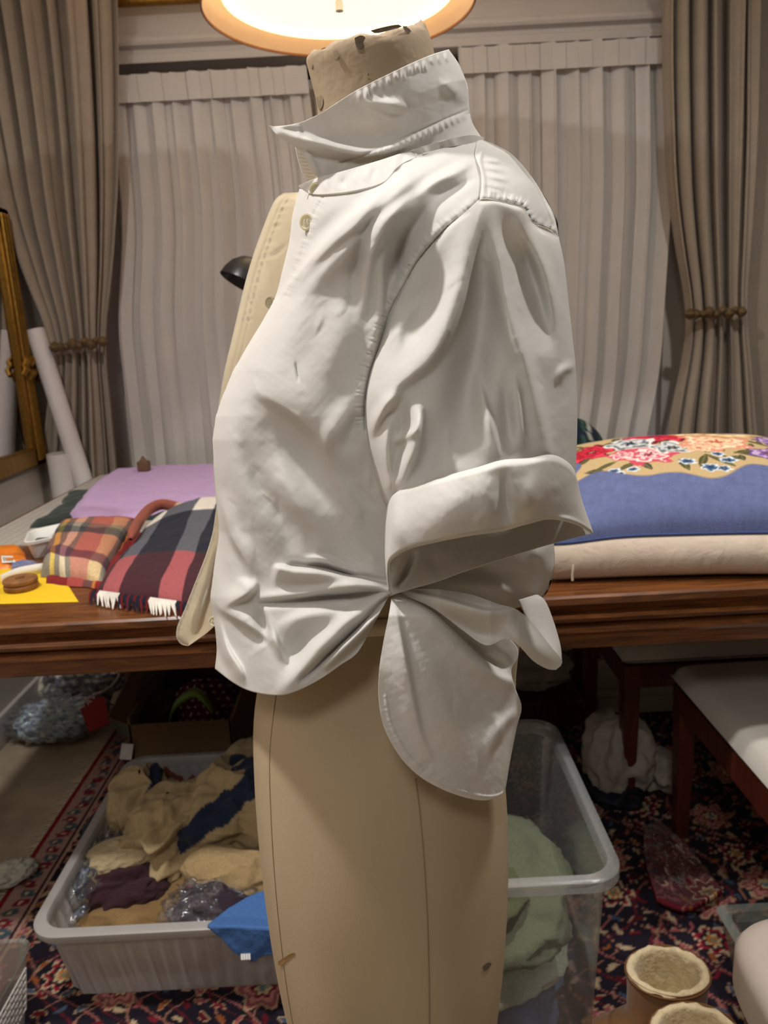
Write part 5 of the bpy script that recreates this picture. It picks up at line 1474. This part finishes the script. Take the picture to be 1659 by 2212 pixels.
garment('beige_sleeve', 520, 1650, .21, (.05, .10, .045), 'beige sleeve sticking up at the tray back', 8., plain((190, 168, 128)), fold=.2, rz=-.5)
garment('folded_cardigan', 510, 1880, .165, (.115, .055, .045), 'beige cardigan front folded below the bunched jumpers', 9., plain((192, 164, 118)), fold=.16, fs=2., rz=-.22)
garment('rust_cloth', 395, 1668, .135, (.08, .06, .05), 'rust brown cloth at the back of the tray', 10., plain((116, 66, 44)))
garment('maroon_cloth', 270, 1925, .12, (.085, .06, .05), 'dark maroon cloth beside the bagged grey cloth', 11., plain((66, 40, 46)))
garment('navy_cloth', 262, 1790, .12, (.075, .10, .055), 'navy cloth tucked under the banded jumper', 12., plain((34, 40, 58)))
def mott(D):
    c = np.broadcast_to(lin((58, 62, 74)), D.shape).copy(); k = fbm(D, 14, 3.) > .25; c[k] = lin((132, 140, 152)); return c
t = thing('bagged_cloth', tuple(at(225, 1900, .03)), 'grey mottled cloth in a clear plastic bag inside the tray', 'plastic bag')
lump('cloth', at(222, 1890, .125), (.05, .125, .06), M_knit, t, 14., .2, 3., 80, mott, rz=-.32, zmin=.03)
lump('film', at(222, 1890, .127), (.054, .132, .065), M_clear, t, 15., .25, 5., 96, rz=-.32, zmin=.028, detail=.12)
t = thing('bagged_cloth', tuple(at(470, 1960, .03)), 'dark cloth with a pink stripe in a clear plastic bag', 'plastic bag')
lump('cloth', at(470, 1955, .125), (.085, .055, .05), M_knit, t, 16., .2, 3., 70, banded(-.1, .08, (.2, -.8, .5), (58, 44, 56), (168, 62, 86)), rz=.2, zmin=.03)
lump('film', at(466, 1956, .128), (.095, .062, .056), M_clear, t, 17., .25, 5., 90, rz=.2, zmin=.028, detail=.12)
# blue cloth hanging over the tray's front edge
q = coons([(448, 2002), (500, 1960), (560, 1930), (640, 1925)], [(640, 1925), (640, 2060)], [(505, 2055), (545, 2076), (575, 2062), (640, 2060)], [(448, 2002), (480, 2030), (505, 2055)], np.linspace(0, 1, 70), np.linspace(0, 1, 70))
yb_ = np.interp(q[..., 1], [1920, 1984, 2004, 2080], [by0 + .09, by0 + .010, by0 - .026, by0 - .026])
B = PY(q[..., 0], q[..., 1], yb_ - .006); B[..., 1] += .004 * fbm(q, .03, 2.)
o = grid('blue_knit', B, mat('blue_knit_wool', (72, 112, 172), .95, var=.12, vscale=160, bump=.5, bscale=300), thick=.005)
tag(o, 'blue knitted hem hanging over the storage tray edge', 'clothing')
e_ = PY(530, 2066, by0 - .036)
b = MB()
for k in range(4): b.tube([e_ + [-.006 + k * .0045, 0, .006], e_ + [-.005 + k * .0045, -.006, 0], e_ + [-.006 + k * .0045, 0, -.007]], .0022, 6)
b.build('white_tag', M_wp, o)

# cardboard box behind
M_card = mat('cardboard', (118, 92, 66), .85, var=.08, vscale=40, bump=.15, bscale=200)
fy = by1 + .055
cl_, cr_ = float(PY(282, 1600, fy)[0]), float(PY(502, 1600, fy)[0])
ztc = float(PY(400, 1560, fy)[2])
t = thing('cardboard_box', ((cl_ + cr_) / 2, fy + .2, .0125), 'open brown cardboard box behind the storage tray', 'cardboard box')
MB().box((cl_, fy, .0125), (cr_, fy + .006, ztc)).build('front_panel', M_card, t, smooth=False)
dy = .42
MB().box((cl_, fy + dy, .0125), (cr_, fy + dy + .006, ztc + .03)).build('back_panel', M_card, t, smooth=False)
MB().box((cl_ - .001, fy, .0125), (cl_ + .005, fy + dy, ztc + .02)).build('side_panel', M_card, t, smooth=False)
MB().box((cr_ - .005, fy, .0125), (cr_ + .001, fy + dy, ztc)).build('side_panel', M_card, t, smooth=False)
MB().box((cl_, fy, .0125), (cr_, fy + dy, .018)).build('bottom', M_card, t, smooth=False)
b = MB(); b.loft([[(cl_, fy, ztc), (cl_, fy + dy, ztc + .02), (cl_ + .004, fy + dy, ztc + .02), (cl_ + .004, fy, ztc)], [(cl_ - .05, fy - .01, ztc + .03), (cl_ - .03, fy + dy, ztc + .12), (cl_ - .026, fy + dy, ztc + .12), (cl_ - .046, fy - .01, ztc + .03)]], True); b.build('flap', M_card, t, smooth=False)
b = MB(); b.loft([[(cr_, fy, ztc), (cr_, fy + dy, ztc), (cr_ + .004, fy + dy, ztc), (cr_ + .004, fy, ztc)], [(cr_ + .03, fy, ztc + .07), (cr_ + .03, fy + dy, ztc + .07), (cr_ + .034, fy + dy, ztc + .07), (cr_ + .034, fy, ztc + .07)]], True); b.build('flap', M_card, t, smooth=False)
def dots(base, dot, s=9.0, r=.30):
    def f(D):
        c = np.broadcast_to(lin(base), D.shape).copy()
        u_, v_ = D[..., 0] * s, D[..., 2] * s + D[..., 1] * s * .6
        row = np.floor(v_); e = np.hypot((u_ + .5 * (row % 2)) % 1 - .5, v_ % 1 - .5)
        c[e < r] = lin(dot); return c
    return f
bc = ((cl_ + cr_) / 2, fy + .2)
o = lump('spotted_cushion', (bc[0] + .03, bc[1] - .02, ztc - .06), (.095, .10, .085), M_cottonc, None, 21., .16, 2.5, 120, dots((92, 18, 30), (226, 214, 208), 4, .17), zmin=.02)
tag(o, 'dark red cloth with white spots inside the cardboard box', 'cloth')
b = MB(); k0 = np.array([bc[0] - .03, bc[1] - .10, ztc - .02])
rib = crv([k0 + [-.03, 0, -.05], k0 + [-.01, 0, .01], k0 + [.03, 0, .045], k0 + [.06, 0, .05], k0 + [.085, 0, .02], k0 + [.10, 0, -.01]], 40)
Pr = np.stack([rib + [0, -.012, -.006], rib + [0, -.014, .010], rib + [0, .008, .014]], 1)
o = grid('green_ribbon', Pr, mat('green_satin', (136, 166, 80), .45, var=.15), thick=.002)
tag(o, 'green satin ribbon on the spotted cloth in the box', 'ribbon')
o = lump('dark_cloth', (bc[0] - .09, bc[1] - .05, ztc - .07), (.06, .10, .07), M_knit, None, 22., .25, 3., 60, plain((62, 40, 44)), zmin=.02)
tag(o, 'dark brown cloth in the cardboard box corner', 'cloth')
o = lump('dark_cloth', (cr_ - .075, bc[1] + .02, ztc - .07), (.06, .13, .075), M_knit, None, 23., .25, 3., 60, plain((26, 24, 30)), zmin=.02)
tag(o, 'black cloth filling the box beside the spotted cloth', 'cloth')
# paper tag beside the box
o = MB().box((0, 0, 0), (.03, .002, .045)).build('paper_tag', mat('paper_white', (226, 224, 216), .8), smooth=False)
pt = PY(258, 1640, fy - .03); o.location = tuple(pt); o.location.z = max(.013, o.location.z); o.rotation_euler = (0, .25, .2)
tag(o, 'small white paper tag beside the cardboard box', 'tag')

# ------------------------------------------------------------------ bags of fabric on the carpet
def fabric_bag(px, py, z, r, label, seed, colfn, rz=0.0, name='bagged_fabric'):
    t = thing(name, tuple(at(px, py, .0)), label, 'plastic bag', 'bagged fabrics on the floor')
    lump('fabric', at(px, py, z), r, M_cottonc, t, seed, .22, 3., 80, colfn, rz=rz, zmin=.014, sq=2.6)
    lump('film', at(px, py, z), tuple(np.array(r) * 1.07), M_clear, t, seed + 1, .25, 5., 90, rz=rz, zmin=.012, sq=2.6, detail=.14)
fabric_bag(122, 1552, .055, (.125, .09, .05), 'light blue patterned fabric in a clear bag on the carpet', 31., dots((188, 208, 216), (110, 130, 176), 4, .28))
fabric_bag(190, 1462, .09, (.12, .12, .085), 'grey polka dot fabric in a clear bag under the table', 33., dots((120, 120, 130), (236, 232, 224), 3.2, .27))
fabric_bag(118, 1478, .05, (.08, .06, .04), 'cream and violet fabric in a clear bag by the wall', 35., banded(.1, .9, (.7, 0, .3), (226, 220, 200), (112, 112, 156)))
pr_ = [PZ(x, y, .012 if i < 2 else .014) for i, (x, y) in enumerate(((166, 1514), (226, 1506), (238, 1574), (190, 1582)))]
zr = .10
Rr = [PZ(x, y, zr) for x, y in ((166, 1512), (226, 1504), (238, 1562), (192, 1580))]
b = MB(); b.add(list(Rr) + [p - np.array([0, 0, .004]) for p in Rr], [(3, 2, 1, 0), (4, 5, 6, 7), (0, 1, 5, 4), (1, 2, 6, 5), (2, 3, 7, 6), (3, 0, 4, 7)])
o = b.build('red_felt', mat('red_felt', (150, 42, 36), .9, var=.06), smooth=False); tag(o, 'square of red felt resting on the bagged fabric', 'felt')
def mesh_panel(name, q4, nx, ny, r, mt, parent):
    """open plastic grid of bars between four corners"""
    q4 = [np.array(p, float) for p in q4]
    f = lambda u, v: (1 - u) * (1 - v) * q4[0] + u * (1 - v) * q4[1] + u * v * q4[2] + (1 - u) * v * q4[3]
    for i in range(nx + 1):
        MB().tube([f(i / nx, 0), f(i / nx, 1)], r, 5).build('mesh_bar', mt, parent)
    for j in range(ny + 1):
        MB().tube([f(0, j / ny), f(1, j / ny)], r, 5).build('mesh_bar', mt, parent)
M_grid = mat('cream_grid_plastic', (206, 196, 168), .6, var=.05)
M_tint = clear_plastic('green_tinted_plastic', (150, 160, 150), alpha=.42, rough=.2)
# grey tub with a cream grid, between bags and box
gq = [PZ(x, y, .13) for x, y in ((248, 1500), (294, 1476), (284, 1532), (240, 1520))]
t = thing('mesh_basket', tuple(PZ(262, 1560, .0)), 'grey plastic basket with a cream grid beside the cardboard box', 'basket', 'plastic baskets')
gc = sum(gq) / 4
b = MB(); R0 = [(p[0], p[1], .130) for p in gq]; 
b.loft([[tuple(gc + (np.array(p) - gc) * .85 + [0, 0, -.115]) for p in R0], [tuple(gc + (np.array(p) - gc) * 1.15) for p in R0]], False); b.build('wall', mat('grey_green_plastic', (128, 132, 122), .4, var=.05), t, smooth=False)
mesh_panel('grid', [np.array(p) + [0, 0, .004] for p in R0], 6, 7, .0016, M_grid, t)
# white cord on the spotted bag
o = MB().tube(crv([PZ(x, y, .20) for x, y in ((258, 1458), (250, 1472), (236, 1486), (216, 1496), (200, 1500))], 20).tolist(), .004, 8).build('power_cord', mat('cord_white', (206, 200, 190), .6)); tag(o, 'short white power cord lying over the polka dot bag', 'cord')

# crumpled white paper on the rug, left edge
o = lump('crumpled_paper', PZ(20, 1888, .03), (.055, .035, .022), mat('crumpled_white', (206, 204, 190), .8, var=.04, wrinkle=.4), None, 41., .35, 4., 70, None, zmin=.012, rz=.5)
tag(o, 'crumpled white paper on the red rug border', 'paper')

# near clear basket, bottom left
t = thing('mesh_basket', tuple(PZ(-10, 2130, .012)), 'clear plastic basket with a white grid at the rug corner', 'basket', 'plastic baskets')
zb_ = .17
a0 = PZ(44, 2080, zb_); x1_, y1_ = float(a0[0]), float(a0[1]) + .05
b = MB(); b.loft([rrect(x1_ - .22, x1_ - .02, y1_ - .30, y1_ - .02, .012, .03), rrect(x1_ - .24, x1_, y1_ - .32, y1_, zb_, .03), rrect(x1_ - .245, x1_ + .005, y1_ - .325, y1_ + .005, zb_ + .004, .03)], False); b.build('wall', M_tint, t)
mesh_panel('grid', [(x1_ - .004, y1_ - .03, .14), (x1_ - .004, y1_ - .28, .14), (x1_ - .018, y1_ - .28, .05), (x1_ - .018, y1_ - .03, .05)], 16, 6, .0016, M_wp, t)

# ------------------------------------------------------------------ tall clear storage box, right of the form
zt2 = .45
f1 = PZ(1279, 1893, zt2); f0 = PZ(1250, 1552, zt2)
X1 = float(.5 * (f1[0] + f0[0])); Y0b = float(PZ(1200, 1908, zt2)[1]); Y1b = float(PZ(1180, 1550, zt2)[1])
t = tub('storage_box', X1 - .40, X1 - .012, Y0b + .012, Y1b - .012, zt2 - .0125, .030, 'tall clear plastic storage box behind the dress form', 'storage box', M_box, ribs=0, rimw=.013, r=.045, riph=.02)
xc = X1 - .20; yc_ = (Y0b + Y1b) / 2
def inbox(name, c, r, label, seed, colr_, fold=.22, **kw):
    o = lump(name, c, r, M_knit, None, seed, fold, 2.4, 80, plain(colr_), zmin=.03, **kw); tag(o, label, 'clothing', 'clothes in the storage trays')
inbox('green_jumper', (xc + .03, yc_ - .03, .285), (.13, .17, .055), 'sage green jumper on top in the tall clear box', 51., (96, 102, 80))
inbox('green_jumper', (xc - .02, yc_ - .10, .325), (.09, .09, .035), 'folded olive jumper corner in the tall clear box', 56., (84, 90, 62))
inbox('pale_jumper', (xc + .01, yc_, .19), (.145, .18, .055), 'pale mint jumper in the middle of the clear box', 52., (186, 194, 176))
inbox('blue_jumper', (xc, yc_, .085), (.145, .18, .06), 'dusty blue jumper at the bottom of the clear box', 53., (112, 126, 160))

# ------------------------------------------------------------------ chairs with white seats and red-brown legs
M_seat = mat('white_leatherette', (206, 200, 190), .5, var=.02, vscale=40, bump=.08, bscale=300, spec=.4)
M_red = wood('mahogany', (60, 22, 14), (104, 44, 28), .4, axis='Z')
def chair(x0, y0, w, dpt, label, back=True):
    """seat from (x0, y0) to the right and away; its backrest on the near side"""
    t = thing('dining_chair' if back else 'padded_stool', (x0 + w / 2, y0 + dpt / 2, .0125), label, 'chair' if back else 'stool', None if back else 'stools under the table')
    zs_ = .455
    n = 40
    u_, v_ = np.meshgrid(np.linspace(0, 1, n), np.linspace(0, 1, n))
    ed = lambda q: np.clip(1 - np.abs(2 * q - 1) ** 14, 0, 1) ** .5
    k = ed(u_) * ed(v_)
    X = x0 - .008 + (w + .016) * u_; Y = y0 - .008 + (dpt + .016) * v_
    T = np.stack([X, Y, zs_ - .028 + .040 * k * (1 + .25 * np.sin(np.pi * u_) * np.sin(np.pi * v_))], -1); Bm = np.stack([X, Y, zs_ - .03 - .014 * k], -1)
    F = np.vstack([gfaces(n, n), gfaces(n, n)[:, ::-1] + n * n])
    mk('seat', np.vstack([T.reshape(-1, 3), Bm.reshape(-1, 3)]), F, M_seat, t)
    for (ax_, ay_), (bx_, by_) in (((x0, y0), (x0 + w, y0 + .022)), ((x0, y0 + dpt - .022), (x0 + w, y0 + dpt)), ((x0, y0 + .0221), (x0 + .022, y0 + dpt - .0221)), ((x0 + w - .022, y0 + .0221), (x0 + w, y0 + dpt - .0221))):
        MB().box((ax_, ay_, zs_ - .105), (bx_, by_, zs_ - .046)).build('apron', M_red, t, smooth=False)
    for i, (lx_, ly_) in enumerate(((x0 + .02, y0 + dpt - .02), (x0 + w - .02, y0 + dpt - .02), (x0 + .02, y0 + .02), (x0 + w - .02, y0 + .02))):
        b = MB(); short = i < 2 or not back; zt__ = zs_ - .047
        pr_ = [(.0125, .014, 0), (.2, .018, 0), (.40, .021, 0)] + ([(zt__, .021, 0)] if short else [(.55, .018, 0), (.92, .014, -.05)])
        b.loft([[(lx_ + a * k_, ly_ + c_ * k_ + o_, z_) for a, c_ in ((-1, -1), (1, -1), (1, 1), (-1, 1))] for z_, k_, o_ in pr_], True)
        b.build('leg', M_red, t, smooth=False)
    if not back: return t
    b = MB(); b.loft([[(x0 + .0, y0 + o_, z_), (x0 + w, y0 + o_, z_), (x0 + w, y0 + .022 + o_, z_), (x0, y0 + .022 + o_, z_)] for z_, o_ in ((.68, -.018), (.80, -.033), (.90, -.045))], True); b.build('backrest', M_seat, t)
    return t
ca = PZ(1458, 1432, .46); 
chair(float(ca[0]), float(ca[1]) - .55, .46, .55, 'white seated dining chair with mahogany legs at the right edge')
cb_ = PZ(1352, 1412, .46)
chair(float(cb_[0]) + .01, float(ca[1]) + .10, .42, .40, 'white padded stool half hidden behind the dining chair', False)
cc_ = PZ(1252, 1560, .05)
chair(float(PY(1248, 1480, 2.36)[0]) - .02, 2.34, .42, .40, 'dark red legged stool far under the table behind the clear box', False)
# corner of a stool close to the photographer
sa = PZ(1628, 2010, .46)
x0_, y1s = float(PZ(1612, 2100, .46)[0]), float(PZ(1659, 1976, .46)[1]) + .012
t = thing('upholstered_stool', (x0_ + .2, y1s - .2, .0125), 'white upholstered stool corner at the right edge near the boots', 'stool')
n = 50; u_, v_ = np.meshgrid(np.linspace(0, 1, n), np.linspace(0, 1, n))
th_ = np.linspace(0, 2 * np.pi, 96, endpoint=False)
def sqr(k, z): return [(x0_ + .2 + k * np.sign(math.cos(a)) * abs(math.cos(a)) ** .4 * .2, y1s - .2 + k * np.sign(math.sin(a)) * abs(math.sin(a)) ** .4 * .2, z) for a in th_]
b = MB(); b.loft([sqr(.94, .385), sqr(1.0, .395), sqr(1.0, .440), sqr(.97, .452), sqr(.90, .459), sqr(.5, .464), sqr(.02, .465)], True); b.build('seat', mat('white_vinyl', (214, 204, 196), .5, var=.02), t)
for ax_ in (x0_ + .04, x0_ + .34):
    for ay_ in (y1s - .36, y1s - .06):
        MB().box((ax_, ay_, .0125), (ax_ + .03, ay_ + .03, .386)).build('leg', M_red, t, smooth=False)

# ------------------------------------------------------------------ sheepskin boots
M_suede = mat('tan_suede', (150, 108, 66), .9, var=.12, vscale=30, bump=.25, bscale=400, sheen=.3)
M_fleece = mat('cream_fleece', (222, 204, 164), .97, var=.12, vscale=120, bump=.9, bscale=160, sheen=.3)
M_sole = mat('dark_sole', (84, 66, 46), .8)
def boot(px, py, label, rz=0.0, h=.205):
    c = PZ(px, py, h); x, y = float(c[0]), float(c[1])
    t = thing('sheepskin_boot', (x, y, .0125), label, 'boot', 'pair of tan sheepskin boots')
    n = 56; q = np.linspace(0, 2 * np.pi, n, endpoint=False)
    rings = []
    # from the top down: shaft, ankle, then the foot reaching to the left
    for z, a, bb, ox in ((h, .066, .052, 0), (h - .012, .0665, .0525, 0), (h - .06, .064, .050, 0), (h - .10, .064, .049, -.004), (.085, .080, .050, -.022), (.065, .105, .052, -.045), (.04, .122, .053, -.060), (.028, .124, .053, -.062)):
        yy = bb * np.sin(q) * (1 - .12 * np.clip(-np.cos(q), 0, 1)) ; rings.append(np.stack([x + ox + a * np.cos(q), y + yy, np.full(n, z + .0125 * (z < .2))], -1))
    P = np.array(rings); P[2:, :, :2] += (fbm(P[2:], 30, px * .01)[..., None] * .0022)
    grid('upper', crv3(P, 40), M_suede, t, wu=True)
    L = []
    for z, k in ((h + .001, 1.0), (h + .004, .93), (h + .001, .80), (h - .02, .74), (h - .06, .70), (h - .09, .66), (h - .095, .05)):
        L.append(np.stack([x + .066 * k * np.cos(q), y + .052 * k * np.sin(q), np.full(n, z)], -1))
    A = np.array(L); A = crv3(A, 30); A += fbm(A, 160, 4.)[..., None] * .0018
    grid('fleece_lining', A, M_fleece, t, wu=True)
    b = MB(); b.loft([[(x - .062 + .126 * k * math.cos(a), y + .055 * k * math.sin(a), z) for a in q] for z, k in ((.0125, .97), (.016, 1), (.034, 1), (.038, .985))], True); b.build('sole', M_sole, t)
    b = MB(); ringp = [(x + .0672 * math.cos(a), y + .0532 * math.sin(a), h - .002) for a in q]; b.tube(ringp + [ringp[0]], .0022, 6, False); b.build('top_binding', mat('brown_binding', (112, 74, 44), .8), t)
def crv3(P, n):
    t_ = np.linspace(0, 1, n); k = np.linspace(0, 1, len(P))
    out = np.empty((n,) + P.shape[1:])
    # monotone-ish cubic through the rings
    idx = t_ * (len(P) - 1); i = np.clip(idx.astype(int), 0, len(P) - 2); f = (idx - i)[:, None, None]
    p0, p1, p2, p3 = P[np.maximum(i - 1, 0)], P[i], P[i + 1], P[np.minimum(i + 2, len(P) - 1)]
    return .5 * (2 * p1 + (p2 - p0) * f + (2 * p0 - 5 * p1 + 4 * p2 - p3) * f ** 2 + (3 * p1 - p0 - 3 * p2 + p3) * f ** 3)
boot(1442, 2098, 'tan sheepskin boot standing further from the photographer, toe pointing to the clear box')
boot(1502, 2232, 'tan sheepskin boot cut off by the lower picture edge')

# ------------------------------------------------------------------ clear basket and bag on the rug at the right
t = thing('mesh_basket', tuple(PZ(1640, 2050, .012)), 'clear plastic basket with a white grid beside the stool', 'basket', 'plastic baskets')
zb_ = .14; a0 = PZ(1553, 1962, zb_); X0, Y1 = float(a0[0]), float(a0[1])
b = MB(); b.loft([rrect(X0 + .02, X0 + .26, Y1 - .30, Y1 - .02, .0125, .02), rrect(X0, X0 + .28, Y1 - .32, Y1, zb_ - .01, .02), rrect(X0 - .008, X0 + .288, Y1 - .328, Y1 + .008, zb_, .02), rrect(X0 + .012, X0 + .268, Y1 - .308, Y1 - .012, zb_, .02), rrect(X0 + .016, X0 + .264, Y1 - .304, Y1 - .016, zb_ - .02, .02)], False); b.build('wall', M_tint, t)
mesh_panel('grid', [(X0 + .03, Y1 - .04, .10), (X0 + .24, Y1 - .04, .10), (X0 + .24, Y1 - .27, .09), (X0 + .03, Y1 - .27, .09)], 12, 13, .0016, M_grid, t)
t = thing('bagged_fabric', tuple(PZ(1480, 1880, .012)), 'red floral fabric in a clear bag lying flat on the dark rug', 'plastic bag', 'bagged fabrics on the floor')
q = coons([(1390, 1795), (1425, 1780)], [(1425, 1780), (1500, 1850), (1560, 1930)], [(1420, 1945), (1490, 1965), (1560, 1930)], [(1390, 1795), (1395, 1870), (1420, 1945)], np.linspace(0, 1, 90), np.linspace(0, 1, 90))
B = PZ(q[..., 0], q[..., 1], .03); B[..., 2] += .006 * fbm(B, 40, 3.)
cR = rug_colour(B[..., 0] * 1.0 + 3.3, B[..., 1] * 1.0 + 1.7); dark = (np.linalg.norm(cR - lin((30, 24, 36)), axis=-1) < .01); cR[dark] = lin((110, 26, 40))
grid('fabric', B, M_cottonc, t, col=cR, thick=.012)
B2 = B.copy(); B2[..., 2] += .010 + .004 * fbm(B, 70, 8.)
grid('film', B2, M_clear, t)
# white bags and box in the dark under the table
M_bag = mat('white_bag_paper', (176, 168, 154), .8, var=.05, wrinkle=.3)
o = lump('crumpled_bag', PZ(1332, 1625, .12), (.085, .09, .10), M_bag, None, 61., .25, 2.6, 90, None, zmin=.0125, sq=2.4); tag(o, 'crumpled white bag beside the clear storage box', 'bag', 'white bags under the table')
o = lump('crumpled_bag', PZ(1425, 1665, .06), (.055, .07, .05), M_bag, None, 62., .3, 2.6, 80, None, zmin=.0125); tag(o, 'small crumpled white bag between two chair legs', 'bag', 'white bags under the table')
wb = PZ(1390, 1560, .012)
t = thing('white_box', tuple(wb), 'flat white cardboard box under the chairs in shadow', 'box')
c_ = PZ(1385, 1530, .03); x_, y_ = float(c_[0]), float(c_[1])
MB().box((x_ - .14, y_ - .0, .0125), (x_ + .16, y_ + .22, .075), .004).build('body', M_bag, t)
MB().box((x_ - .145, y_ - .005, .0752), (x_ + .165, y_ + .225, .10), .004).build('lid', M_bag, t)
o = lump('dark_bag', PZ(1330, 1700, .03), (.09, .08, .04), mat('navy_nylon', (24, 28, 40), .6, var=.1), None, 63., .25, 2.6, 60, None, zmin=.0125); tag(o, 'dark navy bag on the rug below the crumpled white bag', 'bag')
o = lump('pale_cloth', PZ(1150, 1440, .16), (.12, .10, .06), mat('pale_cloth', (176, 170, 158), .9, var=.05), None, 64., .25, 2.6, 70, None, zmin=.10); tag(o, 'pale cloth heap seen under the side flap of the shirt', 'cloth')
c_ = PZ(1150, 1480, .10); x_, y_ = float(c_[0]), float(c_[1])
o = MB().box((x_ - .16, y_ - .12, .0125), (x_ + .14, y_ + .16, .098), .005).build('wooden_crate', M_red); tag(o, 'low dark wooden crate carrying the pale cloth heap', 'crate')
